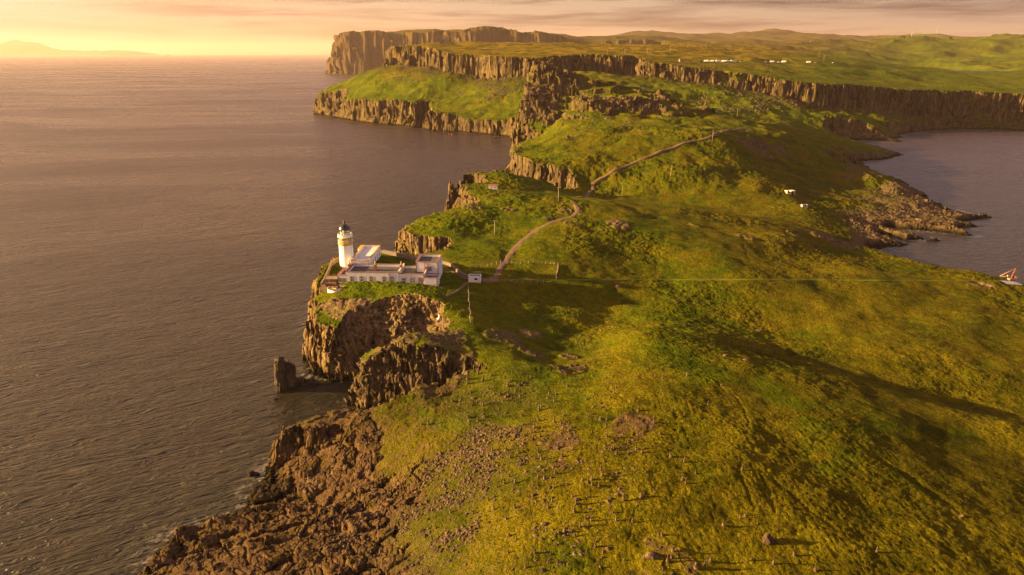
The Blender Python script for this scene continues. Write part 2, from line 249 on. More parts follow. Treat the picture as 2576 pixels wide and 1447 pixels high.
COAST = [(a, b, s_ * 2.2 if s_ < .45 else s_) for a, b, s_ in COAST]
def height(x, y, fine=True):
    """ground height and masks over arrays x, y (metres)"""
    x = np.asarray(x, float); y = np.asarray(y, float)
    near = y < 460; mid = (y >= 460) & (y < 1000); far = (y >= 1000) & (y < 3300); vfar = y >= 3300
    S = np.clip(y / 260.0, 0.45, 12.0)                      # detail size grows with distance
    # warp of the coast
    wx = x + fbm(x, y, 16.0, 3, 3) * 1.3 + np.where(y > 460, fbm(x, y, 60.0, 2, 41) * 5, 0) + np.where(y > 850, fbm(x, y, 110.0, 3, 43) * 9, 0)
    wy = y + fbm(x, y, 16.0, 3, 9) * 1.3 + np.where(y > 460, fbm(x, y, 60.0, 2, 47) * 5, 0) + np.where(y > 850, fbm(x, y, 110.0, 3, 49) * 9, 0)
    bs = ((x < 15) & (y < 230)) | (x > 180)
    # columns and blocks
    jx = x + fbm(x, y, 5.0, 2, 61) * 0.7 + np.where(y > 460, fbm(x, y, 26.0, 2, 62) * 6, 0); jy = y + fbm(x, y, 5.0, 2, 67) * 0.7 + np.where(y > 460, fbm(x, y, 26.0, 2, 68) * 6, 0)
    col = np.zeros_like(x); crk = np.zeros_like(x); big = np.zeros_like(x); tilt = np.zeros_like(x)
    for m, s1, s2 in ((near, 2.1, 6.5), (mid, 5.0, 15.0), (far, 6.0, 24.0), (vfar, 17.0, 75.0)):
        if not m.any(): continue
        f1, f2, r, cx, cy = worley(jx[m], jy[m], s1, 3)
        col[m] = (r - 0.5); crk[m] = sstep(f2 - f1, 0.0, 0.22)
        g1, g2, r2, qx, qy = worley(jx[m], jy[m], s2, 8)
        big[m] = (r2 - 0.5); tilt[m] = (cx * (r - .5) + cy * (r2 - .5))
    amp = np.where(near, 2.6, np.where(mid, 6.0, np.where(far, 9.0, 34.0)))
    lay = np.where(near, 1.0, 0.0)
    def edge(poly, base, k=1.0):
        sd, sl = sdist(wx, wy, poly)
        steep = sstep(sl, 0.6, 1.8)
        sl = sl * np.where(y > 460, np.clip(1 + .75 * fbm(x, y, 75.0, 3, 151), .35, 2.0), np.clip(1 + .45 * fbm(x, y, 22.0, 2, 157), .55, 1.6))
        sdc = sd + (col * 0.55 + big * 0.9 + (crk - 1) * 0.28) * amp * k * steep
        e = base + sl * np.maximum(sdc, 0) + np.minimum(sdc, 0) * 2.0 + 0.8 * np.maximum(sdc - np.where(sl < .5, 45, 14), 0)
        return sd, sl, e, sdc
    X0, X1, Y0, Y1 = -500, 4600, 0, 3700
    sub = y < 3650
    zl = np.full(x.shape, -20.0); z = zl.copy()
    info = {'steep': np.zeros_like(x), 'sd': np.full(x.shape, -99.0)}
    if sub.any():
        far_part = gridded(rbf_low, x, y, -500, 4600, 0, 3700, 12.0) if (y > 700).any() else 0
        nearp = gridded(rbf_low, x, y, -260, 700, 20, 760, 2.5)
        zl = np.where((y < 750) & (x < 690), nearp, far_part)
        low_nat = zl.copy()
        # rounded hummocks of the turf
        hum = fbm(x, y, 34.0, 3, 21) * 1.3 + fbm(x, y, 11.0, 3, 27) * 0.42
        hum *= np.where(y > 460, 1.6, 1.0 - 0.3 * sstep(x, 20, 70)) * np.where((x > -75) & (x < -5) & (y > 232) & (y < 296), 0.12, 1.0)
        zl = zl + hum
        # scarps: rock steps on the hill behind
        rkm = (y > 600) & (y < 860) & (x < 420)
        step = 7.0; q = (zl + fbm(x, y, 40.0, 3, 71) * 4) / step; fr = q - np.floor(q)
        zl = np.where(rkm, zl + (sstep(fr, 0.35, 0.6) - fr) * step * 0.8 * sstep(x, 420, 330) * sstep(y, 600, 660) * sstep(zl, 40, 52), zl)
        sd, sl, e, sdc = edge(COAST, -1.2)
        rough_e = e - (np.minimum(e, 40) > 0) * 0
        ledge = np.where(near, 5.5, np.where(mid, 9.0, 12.0)) * (1 + 0.25 * vnoise(x, y, 30.0, 5))
        qe = e / ledge; fe = qe - np.floor(qe)
        e2 = (np.floor(qe) + sstep(fe, 0.25, 1.0)) * ledge
        steep = sstep(sl, 0.6, 2.2)
        e = e * (1 - 0.55 * steep) + e2 * 0.55 * steep
        hd = (x < -24) & (y > 203) & (y < 246) & (e > 13)
        e = np.where(hd, 13 + (e - 13) * 0.42, e)
        z = np.minimum(zl, e)
        cut = (zl - e)
        info['sd'] = sd; info['sl'] = sl
        info['steep'] = sstep(cut, -0.9, 0.2) * sstep(sd, -1e9 + 0, 1)
        # rocky foreshore bottom left, blocks and slabs
        shelf = sstep(-(x + 24 + fbm(x, y, 12, 3, 81) * 8 + (y - 120) * 0.25), -9, 7) * sstep(y, 182, 172)
        shelf = np.maximum(shelf, sstep(x, 205, 215) * sstep(z, 9, 5) * sstep(y, 340, 355) * sstep(y, 560, 540))
        shelf = np.maximum(shelf, sstep(z, 3.0, 1.5) * (y < 1000))
        f1, f2, r, cx, cy = worley(jx + jy * 0.3, jy * 1.5, 5.4, 31)
        h1, h2, rr, hx, hy = worley(jx * 1.3, jy * 1.2, 1.7, 37)
        blk = (r - 0.5) * 1.9 + (cx * (r - .5) * 2.6 + cy * (rr - 0.5)) * 1.3 - (1 - sstep(f2 - f1, 0, .14)) * 0.9 + (rr - 0.5) * 0.55 - (1 - sstep(h2 - h1, 0, .2)) * 0.3
        blk *= 1 + 0.5 * vnoise(x, y, 14.0, 4)
        z = z + blk * shelf * np.where(y < 182, 0.72, 0.6) * sstep(z, -3, 0.5)
        info['shelf'] = shelf
        # near terrace with its scarp
        nm = (y < 182) & (x < -20)
        if nm.any():
            sd2, sl2 = sdist(wx, wy, TERRACE)
            t = -1 + 2.6 * (sd2 + (col * 0.5 + big * 0.5 + (crk - 1) * .25) * 2.4) + 4
            tt = 10.6 + (x + 66) * 0.05 + fbm(x, y, 9, 3, 33) * 0.5 + col * 0.5
            z = np.where(nm & (sd2 > -1.5), np.maximum(z, np.minimum(tt, t)), z)
            info['terr'] = np.where(nm & (sd2 > -1.5) & (t < tt + .6), 1.0, 0)
        # plateau
        pm = (y > 930)
        if pm.any():
            sdp, slp, ep, _ = edge(PLATEAU, 0.0, 1.15)
            zt = gridded(rbf_top, x, y, X0, X1, Y0, Y1, 14.0) + fbm(x, y, 120.0, 4, 91) * 4.0 * sstep(sdp, 10, 120) + (fbm(x, y, 420.0, 3, 93) * 13 - np.abs(fbm(x + y * .5, y, 230.0, 3, 97)) * 22 + 6) * sstep(y, 1750, 2500)
            zp = np.minimum(zt, z + ep * (1.0))
            ok = pm & (sdp > -12) & (ep > 0)
            cutp = sstep(zt - (z + ep), -3, 1) * (sdp > -14) * pm
            talus = pm & (sdp <= 0) & (sdp > -70)
            z = np.where(ok, np.maximum(z, zp), z)
            info['steep'] = np.maximum(info['steep'] * (sdp < 30), cutp * sstep(sdp, -12, -2) * (slp > 1.2))
            info['talus'] = np.where(talus & (y < 1500), sstep(-sdp, 70, 5), 0.0)
    lk = (y > 1900) & (y < 2700) & (x > 900)
    if lk.any():
        f = sstep(1.25 - np.hypot((x[lk] - LAKE[0]) / 165, (y[lk] - LAKE[1]) / 190), 0, .25)
        z[lk] = z[lk] * (1 - f) + (LAKE[2] - 3) * f
    if (y > 3300).any():
        sdf, slf, ef, _ = edge(FAR, -5.0, 1.0)
        zf = gridded(rbf_far, x, y, -1500, 9200, 3200, 9600, 40.0) + fbm(x, y, 500.0, 5, 95) * 20 - np.abs(fbm(x, y, 700.0, 4, 99)) * 26 + 8 * sstep(sdf, 60, 500)
        z2 = np.minimum(zf, ef)
        m = y > 3300
        z = np.where(m, np.maximum(z, z2), z)
        info['steep'] = np.where(m, np.maximum(info['steep'] * (sdf < 0), sstep(zf - ef, -12, 6) * (slf > 1.0)), info['steep'])
    for dpt, wd, pl in DITCH:
        for (ax, ay), (bx, by) in zip(pl[:-1], pl[1:]):
            mm = (x > min(ax, bx) - 4) & (x < max(ax, bx) + 4) & (y > min(ay, by) - 4) & (y < max(ay, by) + 4)
            if mm.any():
                X_, Y_ = x[mm] + vnoise(x[mm], y[mm], 5.0, 3) * 1.0, y[mm] + vnoise(x[mm], y[mm], 5.0, 13) * 1.0
                L = (bx - ax) ** 2 + (by - ay) ** 2; t = np.clip(((X_ - ax) * (bx - ax) + (Y_ - ay) * (by - ay)) / L, 0, 1)
                dd = (X_ - ax - t * (bx - ax)) ** 2 + (Y_ - ay - t * (by - ay)) ** 2
                z[mm] -= 0.27 * dpt * np.exp(-dd / (wd * wd)) * (0.7 + 0.5 * vnoise(X_, Y_, 4.0, 23))
    # turf and rock micro relief
    rock = np.clip(info['steep'], 0, 1); sh = info.get('shelf', np.zeros_like(x))
    rock = np.maximum(rock, sh)
    out = fbm(x, y, 24.0, 4, 101)                            # outcrops showing through turf
    zone = np.zeros_like(x)
    for (px, py, r0, lv) in OUT:
        zone = np.maximum(zone, lv * np.exp(-(((x - px) ** 2 + ((y - py)) ** 2) / (r0 * r0))))
    oc = sstep(out * 0.45 + zone, 0.62, 0.78)
    oc = np.where(y > 1000, 0, oc)
    z = z + oc * (0.5 + 0.7 * col + 0.5 * tilt) * np.where(y > 600, 6.5, np.clip(S, .5, 2.2) * 0.7) * (1 - rock)
    rock = np.maximum(rock, oc)
    tuft = (fbm(x, y, 2.4, 2, 111) * 0.18 + np.abs(vnoise(x, y * 1.3, 1.1, 117)) * 0.24) * np.clip(S, 0.7, 2)
    flat = 1 - rock
    z = z + tuft * flat * sstep(fbm(x, y, 45, 2, 121), -0.5, 0.3)
    z = z + fbm(x, y, 1.6, 2, 131) * 0.16 * rock * S
    info['rock'] = rock
    info['z'] = z
    return z, info
OUT = []
DITCH = [(d_, w_, [W(a, b, z_)[:2] for a, b in pl]) for d_, w_, z_, pl in [
    (1.5, 1.1, 21, [(2205, 1160), (2235, 1175), (2290, 1200), (2340, 1235), (2375, 1258)]),
    (.5, .5, 23, [(1700, 920), (1800, 960), (1850, 1000), (1885, 1080), (1890, 1130), (1910, 1180), (1960, 1230), (2010, 1270)]),
    (.5, .5, 23, [(1980, 1240), (2040, 1290), (2100, 1330), (2150, 1370), (2230, 1400)]),
    (.45, .45, 22, [(1860, 1190), (1870, 1240), (1885, 1310), (1880, 1340)]), (.45, .4, 22, [(1910, 1200), (1930, 1260), (1945, 1310)]),
    (.7, .6, 20, [(1500, 1060), (1495, 1100), (1480, 1140), (1470, 1180)]), (.5, .5, 20, [(1520, 950), (1530, 1000), (1580, 1040), (1600, 1080)]),
    (.5, .5, 22, [(1640, 1010), (1690, 1060), (1720, 1130)]), (.5, .6, 18, [(1600, 1000), (1700, 930), (1850, 910), (1980, 960), (2100, 1010), (2300, 1080)]),
    (.45, .5, 15, [(1920, 760), (1945, 820), (1960, 880), (2000, 960), (1995, 1030)]), (.5, .6, 15, [(1390, 728), (1500, 735), (1560, 750), (1650, 765), (1760, 800), (1900, 830), (2200, 860), (2400, 880)]),
    (.5, .5, 17, [(1480, 600), (1580, 650), (1680, 670), (1780, 690)]), (.45, .5, 14, [(1870, 640), (1885, 680), (1905, 700), (1900, 760)]), (.4, .4, 20, [(1620, 1180), (1625, 1280), (1600, 1330), (1570, 1400)]),
    (.5, .5, 24, [(1238, 540), (1262, 570), (1270, 610)]), (.4, .6, 13, [(2300, 980), (2420, 1020), (2576, 1030)]),
    (-.35, 1.6, 15, [(1500, 712), (2000, 706), (2500, 714)])]]
for (px, py, zz, r0, lv) in [(960, 900, 18, 8, 1.2), (1010, 870, 20, 8, 1.2), (1070, 850, 21, 8, 1.1), (920, 768, 22, 6, 1.1), (980, 772, 22, 7, 1.2), (870, 768, 22, 6, 1.1), (1030, 775, 22, 5, 1.1), (830, 760, 21.5, 5, 1.0), (1030, 830, 20, 7, 1.1), (815, 715, 23, 5, .9), (1010, 580, 25, 6, .8), (970, 570, 25, 5, .9), (2135, 418, 14, 22, 1.1), (2200, 448, 12, 20, 1.1), (2270, 470, 9, 18, 1.1), (2110, 400, 14, 18, 1.1), (1270, 835, 20, 6, 1), (1340, 825, 19, 6, .9), (1350, 880, 19, 9, 1), (1430, 880, 18, 7, .9), (1530, 885, 18, 7, 1), (1430, 925, 19, 8, 1.1), (1120, 880, 22, 9, 1), (1080, 960, 19, 8, 1), (1130, 850, 22, 8, .8), (1310, 1090, 20, 6, .8), (1410, 1110, 21, 6, .9), (1590, 1065, 24, 5, .8),
                         (1680, 1420, 23, 4, 1.2), (1650, 1370, 23, 3, .9), (1440, 570, 26, 8, .9), (1560, 565, 26, 6, .8), (1640, 570, 25, 8, .9), (1750, 565, 22, 7, .8), (1880, 600, 18, 8, .9), (2000, 590, 14, 10, .9), (2080, 600, 10, 10, .9), (1180, 520, 29, 8, .9), (1290, 525, 29, 7, .8), (1370, 545, 28, 7, .8), (1420, 530, 28, 6, .8),
                         (1230, 490, 30, 5, .7), (1180, 525, 29, 7, .8), (1870, 345, 42, 24, 1), (1940, 350, 38, 20, 1), (1450, 600, 24, 5, .8), (1400, 1180, 21, 4, .7), (1050, 800, 22, 7, .7)]:
    p = W(px, py, zz); OUT.append((p[0], p[1], r0, lv))

def make_mesh(name, co, quads, mat, smooth=True, attrs=None):
    me = bpy.data.meshes.new(name)
    n = len(co); me.vertices.add(n); me.vertices.foreach_set('co', np.ascontiguousarray(co, np.float32).ravel())
    kk = quads.shape[1]; m = len(quads)
    me.loops.add(m * kk); me.loops.foreach_set('vertex_index', np.ascontiguousarray(quads, np.int32).ravel())
    me.polygons.add(m); me.polygons.foreach_set('loop_start', np.arange(0, m * kk, kk, dtype=np.int32))
    me.polygons.foreach_set('loop_total', np.full(m, kk, np.int32))
    me.polygons.foreach_set('use_smooth', np.full(m, smooth, bool))
    for an, av in (attrs or {}).items():
        a = me.attributes.new(an, 'FLOAT', 'POINT'); a.data.foreach_set('value', np.ascontiguousarray(av, np.float32))
    me.materials.append(mat); me.update(calc_edges=True)
    o = bpy.data.objects.new(name, me); C.objects.link(o); return o

def fan(y0, y1, rate, n, a0, a1):
    ys = [y0]
    while ys[-1] < y1: ys.append(min(y1, ys[-1] * (1 + rate(ys[-1]))))
    ys = np.array(ys); t = np.linspace(a0, a1, n)
    Yg, T = np.meshgrid(ys, t, indexing='ij')
    return Yg * T, Yg
def terrain(name, X, Y, mat):
    z, info = height(X.ravel(), Y.ravel()); nr, nc = X.shape
    idx = np.arange(nr * nc).reshape(nr, nc)
    q = np.stack([idx[:-1, :-1], idx[:-1, 1:], idx[1:, 1:], idx[1:, :-1]], -1).reshape(-1, 4)
    zq = z[q].max(1); q = q[zq > -2.5]
    used = np.zeros(nr * nc, bool); used[q.ravel()] = True
    remap = np.cumsum(used) - 1
    zer = np.zeros_like(z)
    # break the rock faces into blocks: push them in and out along their own normal
    Z = z.reshape(nr, nc); Pg = np.stack([X, Y, Z], -1)
    nrm_ = np.cross(np.gradient(Pg, axis=1), np.gradient(Pg, axis=0)); nrm_ /= np.linalg.norm(nrm_, axis=-1, keepdims=True) + 1e-9
    st = (sstep(1 - np.abs(nrm_[..., 2]).ravel(), .22, .5) * sstep(z, -2.5, -.5)); m = st > .01
    xs, ys, zs = X.ravel()[m], Y.ravel()[m], z[m]; sc_ = np.where(ys < 460, 1.0, np.where(ys < 1000, 2.0, np.where(ys < 3300, 2.6, 14.0)))
    hx = (xs + .8 * ys) / sc_; vz = zs / sc_
    f1, f2, r, _, _ = worley(hx + vnoise(hx, vz, 3.0, 5) * .8, vz * .55 + vnoise(hx, vz, 2.0, 7) * .4, 1.7, 51)
    g1, g2, q_, _, _ = worley(hx, vz * .8, .75, 57)
    bed = vnoise(vz * 1.0 + 50, hx * .06, .9, 61) * .35
    am = np.where(ys > 460, 1.3, 1.0)
    d_ = am * (bed + (r - .5) * 1.55 - (1 - sstep(f2 - f1, 0, .2)) * .75 + (q_ - .5) * .35 - (1 - sstep(g2 - g1, 0, .2)) * .15 + vnoise(hx, vz, 4.5, 9) * .7) * sc_ * st[m] * np.where(ys < 182, .6, 1.0)
    nf = nrm_.reshape(-1, 3)[m].copy(); nf[:, 2] *= .3
    off = np.zeros((nr * nc, 3)); off[m] = nf * d_[:, None]
    co = (np.stack([X.ravel(), Y.ravel(), np.maximum(z, -6)], 1) + off)[used]
    o = make_mesh(name, co, remap[q], mat, False if DETAIL else True, {'rock': info['rock'][used], 'talus': info.get('talus', zer)[used]})
    return o
for (dx_, dy_, Y_, r0, lv) in [(1362, 185, 800, 26, 1.3), (1385, 230, 780, 26, 1.3), (1400, 290, 740, 20, 1.1), (1350, 260, 760, 26, 1.3), (1330, 330, 700, 22, 1.0), (1430, 230, 785, 24, .9), (1480, 265, 700, 24, 1.1), (1540, 270, 695, 24, 1.1), (1600, 275, 690, 22, .9), (1640, 262, 700, 20, .9),
                             (1600, 235, 770, 18, .8), (1680, 262, 745, 18, .8), (1700, 285, 690, 20, .9), (1780, 295, 700, 22, .9), (1500, 215, 790, 22, .8)]:
    p = V(dx_, dy_, Y_); OUT.append((p[0], p[1], r0, lv))
DETAIL = False
QUALITY = 1
# ------------------------------------------------------------------ ground material
def bsdf(nt, col, rough=0.9, spec=0.2, normal=None, metal=0.0):
    b = nt.new('ShaderNodeBsdfPrincipled'); nt.put(b.inputs['Base Color'], col); nt.put(b.inputs['Roughness'], rough)
    b.inputs['Specular IOR Level'].default_value = spec; b.inputs['Metallic'].default_value = metal
    if normal is not None: nt.put(b.inputs['Normal'], normal)
    o = nt.new('ShaderNodeOutputMaterial'); nt.l.new(b.outputs[0], o.inputs[0]); return b
def newmat(name):
    m = bpy.data.materials.new(name); m.use_nodes = True; m.node_tree.nodes.clear(); return m, NT(m.node_tree)

m_ground, k = newmat('ground')
geo = k.new('ShaderNodeNewGeometry'); P = geo.outputs['Position']
px, py, pz = k.sep(P); nx, ny, nz = k.sep(geo.outputs['Normal'])
ra = k.new('ShaderNodeAttribute', attribute_name='rock').outputs['Fac']
ta = k.new('ShaderNodeAttribute', attribute_name='talus').outputs['Fac']
dist = k.math('SQRT', k.math('ADD', k.math('MULTIPLY', px, px), k.math('MULTIPLY', py, py)))
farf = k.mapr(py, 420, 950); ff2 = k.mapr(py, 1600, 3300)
nA = k.noise(P, 0.010, 3, 0.55); nB = k.noise(P, 0.045, 5, 0.6, 0.6); nC = k.noise(P, 0.32, 5, 0.62); nD = k.noise(P, 1.5, 4, 0.65); nE = k.noise(P, 0.012, 4, 0.6)
# turf: bright sward, sedge, rusty dead grass, darker gaps between tufts
sward = k.mix(nC, (0.046, 0.086, 0.0012), (0.130, 0.160, 0.0025))
sedge = k.mix(nD, (0.066, 0.060, 0.0015), (0.165, 0.122, 0.004))
t1 = k.mapr(k.math('ADD', nB, k.math('MULTIPLY', nA, 0.5)), 0.62, 0.86)
# east and near side of the point is rougher, browner grazing
east = k.mapr(k.math('ADD', k.math('MULTIPLY', px, 0.006), k.math('MULTIPLY', k.math('SUBTRACT', nE, 0.5), 1.6)), -0.2, 0.65)
nearbrown = k.mapr(py, 235, 150)
t2 = k.math('MINIMUM', k.math('ADD', k.math('MULTIPLY', t1, 0.65), k.math('ADD', k.math('MULTIPLY', k.math('MULTIPLY', east, k.math('SUBTRACT', 1.0, farf)), 0.55), k.math('MULTIPLY', nearbrown, 0.27))), 1.0)
grass = k.mix(t2, sward, sedge)
tuft = k.mapr(nD, 0.30, 0.52)
grass = k.mix(k.math('MULTIPLY', k.math('SUBTRACT', 1.0, tuft), k.math('ADD', 0.25, k.math('MULTIPLY', t2, 0.6))), grass, (0.022, 0.034, 0.0010))
moor = k.mapr(k.math('ADD', pz, k.math('MULTIPLY', nE, 60)), 95, 140)
moor = k.math('MULTIPLY', k.math('MULTIPLY', moor, farf), k.mapr(k.math('SUBTRACT', px, k.math('MULTIPLY', py, 0.42)), 60, -120))
soil = k.math('MULTIPLY', k.mapr(k.noise(k.vmath('ADD', P, (31.0, 7.0, 0.0)), 0.13, 5, 0.68, 0.8), 0.64, 0.69), 0.7)
grass = k.mix(soil, grass, k.mix(nD, (0.035, 0.022, 0.008), (0.10, 0.058, 0.018)))
lush = k.mapr(k.noise(k.vmath('ADD', P, (90.0, 40.0, 0.0)), 0.035, 4, 0.6, 1.0), 0.56, 0.64)
grass = k.mix(k.math('MULTIPLY', lush, 0.55), grass, (0.058, 0.092, 0.0012))
var = k.mapr(k.math('ADD', k.math('MULTIPLY', nB, 0.6), k.math('MULTIPLY', nC, 0.4)), 0.38, 0.60, 0.42, 1.15)  # random turf tone; its dark end also paints the shade between tussocks
grass = k.mix(1.0, grass, k.comb(var, k.math('MULTIPLY', var, 0.98), var), 'MULTIPLY')
grass = k.mix(moor, grass, k.mix(k.mapr(nB, 0.40, 0.60), (0.060, 0.050, 0.004), (0.20, 0.130, 0.008)))
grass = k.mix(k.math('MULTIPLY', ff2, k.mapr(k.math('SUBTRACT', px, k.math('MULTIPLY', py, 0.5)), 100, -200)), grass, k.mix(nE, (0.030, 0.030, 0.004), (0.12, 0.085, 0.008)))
# rock: basalt with lichen, vertical streaks on faces
sv = k.vmath('MULTIPLY', P, (1.0, 1.0, 0.16))
rs = k.noise(sv, 0.55, 6, 0.62, 0.5); rs2 = k.noise(k.vmath('MULTIPLY', P, (1, 1, 0.5)), 0.11, 5, 0.6); rs3 = k.noise(P, 2.4, 5, 0.7)
rock = k.ramp(rs, [(0.25, (0.022, 0.014, 0.009)), (0.42, (0.070, 0.045, 0.026)), (0.56, (0.135, 0.088, 0.046)), (0.72, (0.215, 0.145, 0.068))])
rf = k.noise(k.vmath('MULTIPLY', P, (1.0, 1.0, 0.13)), 0.21, 6, 0.72, 0.3)
rock = k.mix(farf, rock, k.ramp(rf, [(0.36, (0.020, 0.013, 0.009)), (0.45, (0.068, 0.043, 0.023)), (0.55, (0.145, 0.096, 0.043)), (0.66, (0.235, 0.160, 0.066))]))  # dark streaks stand in for the shade of cracks between far columns
rock = k.mix(k.math('MULTIPLY', k.mapr(rs2, 0.45, 0.7), k.math('SUBTRACT', 1.0, k.math('MULTIPLY', farf, 0.7))), rock, (0.125, 0.078, 0.038))
rock = k.mix(k.mapr(rs3, 0.60, 0.72), rock, (0.27, 0.19, 0.15))
rock = k.mix(k.math('MULTIPLY', k.mapr(rs3, 0.44, 0.30), 0.8), rock, (0.03, 0.019, 0.014))
lich = k.mapr(k.noise(P, 0.23, 5, 0.65), 0.5, 0.62)
rock = k.mix(k.math('MULTIPLY', lich, 0.55), rock, (0.115, 0.085, 0.016))
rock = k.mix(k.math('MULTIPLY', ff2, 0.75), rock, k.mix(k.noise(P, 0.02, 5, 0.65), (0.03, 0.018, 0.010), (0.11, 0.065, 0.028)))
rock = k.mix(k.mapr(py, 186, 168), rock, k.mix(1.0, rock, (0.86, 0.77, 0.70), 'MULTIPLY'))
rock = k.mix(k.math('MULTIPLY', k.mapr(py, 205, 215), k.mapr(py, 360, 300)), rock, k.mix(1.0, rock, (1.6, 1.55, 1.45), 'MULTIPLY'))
wet = k.mapr(k.math('ADD', pz, k.math('MULTIPLY', nC, -2.5)), 1.6, -0.4)
rock = k.mix(wet, rock, (0.018, 0.014, 0.008))
# where rock shows: mask, steepness, broken by noise; ledges keep turf
steep = k.mapr(k.math('ADD', nz, k.math('MULTIPLY', k.math('SUBTRACT', nC, 0.5), 0.35)), 0.70, 0.56)
steep = k.math('MULTIPLY', steep, k.mapr(ff2, 0.0, 1.0, 1.0, 0.6))
ledge = k.math('MULTIPLY', k.mapr(nz, 0.80, 0.93), k.mapr(k.math('ADD', nC, k.math('MULTIPLY', nB, .5)), 0.72, 0.88))
shel = k.mapr(pz, 9.0, 15.0)
rm = k.math('MAXIMUM', k.math('MULTIPLY', ra, k.math('SUBTRACT', 1.0, k.math('MULTIPLY', ledge, shel))), steep)
rm = k.math('MAXIMUM', rm, k.math('MULTIPLY', k.mapr(k.math('ADD', k.math('ADD', k.math('MULTIPLY', nD, 0.5), k.math('MULTIPLY', nC, 0.5)), k.math('MULTIPLY', ta, 0.16)), 0.62, 0.67), ta))
rm = k.math('MAXIMUM', rm, wet)
# stony ground in the near turf
st = k.math('MULTIPLY', k.mapr(py, 185, 165), k.mapr(k.math('ADD', px, k.math('MULTIPLY', k.math('SUBTRACT', nB, .5), 60.0)), 14, -32))
st = k.math('MULTIPLY', st, k.mapr(k.math('ADD', k.math('MULTIPLY', nD, .6), k.math('MULTIPLY', nC, .45)), 0.50, 0.58))
rm = k.math('MAXIMUM', rm, st)
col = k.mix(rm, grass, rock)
hb = k.math('ADD', k.math('MULTIPLY', nD, 0.7), k.math('MULTIPLY', k.noise(P, 0.55, 5, 0.7), 1.5))
hr = k.math('ADD', k.math('MULTIPLY', k.math('MULTIPLY', rf, farf), 7.0), k.math('ADD', k.math('MULTIPLY', rs, 2.0), k.math('MULTIPLY', rs3, 0.7)))
hh = k.math('ADD', k.math('MULTIPLY', hb, k.math('SUBTRACT', 1.0, rm)), k.math('MULTIPLY', hr, rm))
fs = k.math('ADD', 1.0, k.math('MULTIPLY', farf, 2.0))
nrm = k.bump(hh, 0.85, 1.0)
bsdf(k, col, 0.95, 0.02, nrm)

# ------------------------------------------------------------------ sea
m_sea, k = newmat('sea')
P = k.new('ShaderNodeNewGeometry').outputs['Position']
px, py, pz = k.sep(P)
ca, sa = math.cos(R(24)), math.sin(R(24))
u = k.math('ADD', k.math('MULTIPLY', px, ca), k.math('MULTIPLY', py, sa)); v = k.math('SUBTRACT', k.math('MULTIPLY', py, ca), k.math('MULTIPLY', px, sa))
wv = k.comb(k.math('MULTIPLY', u, 0.26), v, 0.0)
w1 = k.noise(wv, 0.62, 4, 0.62, 0.9); w2 = k.noise(k.comb(k.math('MULTIPLY', u, 0.35), v, 3.0), 0.17, 3, 0.55, 0.6); w3 = k.noise(k.comb(k.math('MULTIPLY', u, 0.5), v, 1.0), 0.045, 3, 0.5)
gust = k.noise(k.vmath('MULTIPLY', P, (0.35, 1.0, 1.0)), 0.006, 5, 0.6, 0.8)
rid = k.math('SUBTRACT', 1.0, k.math('ABSOLUTE', k.math('SUBTRACT', k.math('MULTIPLY', k.noise(wv, 0.40, 3, 0.6, 0.7), 2.0), 1.0)))
rid = k.math('POWER', rid, 3.0)
h = k.math('ADD', k.math('ADD', k.math('MULTIPLY', w1, 0.7), k.math('MULTIPLY', rid, 0.7)), k.math('ADD', k.math('MULTIPLY', w2, 1.8), k.math('MULTIPLY', w3, 2.6)))
nrm = k.bump(h, 0.85, 1.0)
near = k.mapr(py, 700, 150)
kelp = k.mapr(k.noise(P, 0.09, 4, 0.6), 0.35, 0.7)
body = k.mix(near, (0.040, 0.022, 0.010), k.mix(kelp, (0.020, 0.017, 0.005), (0.032, 0.024, 0.008)))
foam = k.math('MULTIPLY', k.mapr(k.noise(k.comb(k.math('MULTIPLY', px, 0.004), k.math('MULTIPLY', py, 0.05), 0), 1.0, 5, 0.6, 1.2), 0.66, 0.70), k.mapr(py, 1300, 2600))
body = k.mix(k.math('MULTIPLY', foam, 0.5), body, (0.55, 0.42, 0.3))
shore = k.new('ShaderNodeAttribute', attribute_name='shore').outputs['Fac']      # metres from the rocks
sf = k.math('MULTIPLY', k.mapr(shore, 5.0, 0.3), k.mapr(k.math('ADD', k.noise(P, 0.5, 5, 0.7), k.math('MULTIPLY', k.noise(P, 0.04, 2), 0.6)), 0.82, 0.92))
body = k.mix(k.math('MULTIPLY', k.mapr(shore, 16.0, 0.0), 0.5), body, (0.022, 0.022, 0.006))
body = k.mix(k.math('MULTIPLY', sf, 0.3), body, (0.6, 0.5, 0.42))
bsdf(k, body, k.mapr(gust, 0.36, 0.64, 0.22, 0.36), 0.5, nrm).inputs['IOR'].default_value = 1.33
ys = np.concatenate([[-3000, 0], 60 * (95000 / 60) ** np.linspace(0, 1, 620)]); tx = np.concatenate([np.linspace(-3, -.75, 12)[:-1], np.linspace(-.75, 1.0, 560), np.linspace(1.0, 3, 12)[1:]])
Yg, T = np.meshgrid(ys, tx, indexing='ij'); Xg = np.where(Yg < 60, 12000 * T, T * Yg + np.sign(T) * np.maximum(0, np.abs(T) - 1.0) * 3000)
Xg[:2] = np.linspace(-40000, 40000, len(tx))[None, :]
shd = np.full(Xg.size, 999.0); m_ = (Yg.ravel() > 80) & (Yg.ravel() < 1600) & (Xg.ravel() > -600) & (Xg.ravel() < 1400)
shd[m_] = np.maximum(-sdist(Xg.ravel()[m_], Yg.ravel()[m_], COAST)[0], 0)
nr_, nc_ = Xg.shape; id_ = np.arange(nr_ * nc_).reshape(nr_, nc_)
sea = make_mesh('sea', np.stack([Xg.ravel(), Yg.ravel(), np.zeros(Xg.size)], 1), np.stack([id_[:-1, :-1], id_[:-1, 1:], id_[1:, 1:], id_[1:, :-1]], -1).reshape(-1, 4), m_sea, True, {'shore': shd})
sea['kind'] = 'structure'

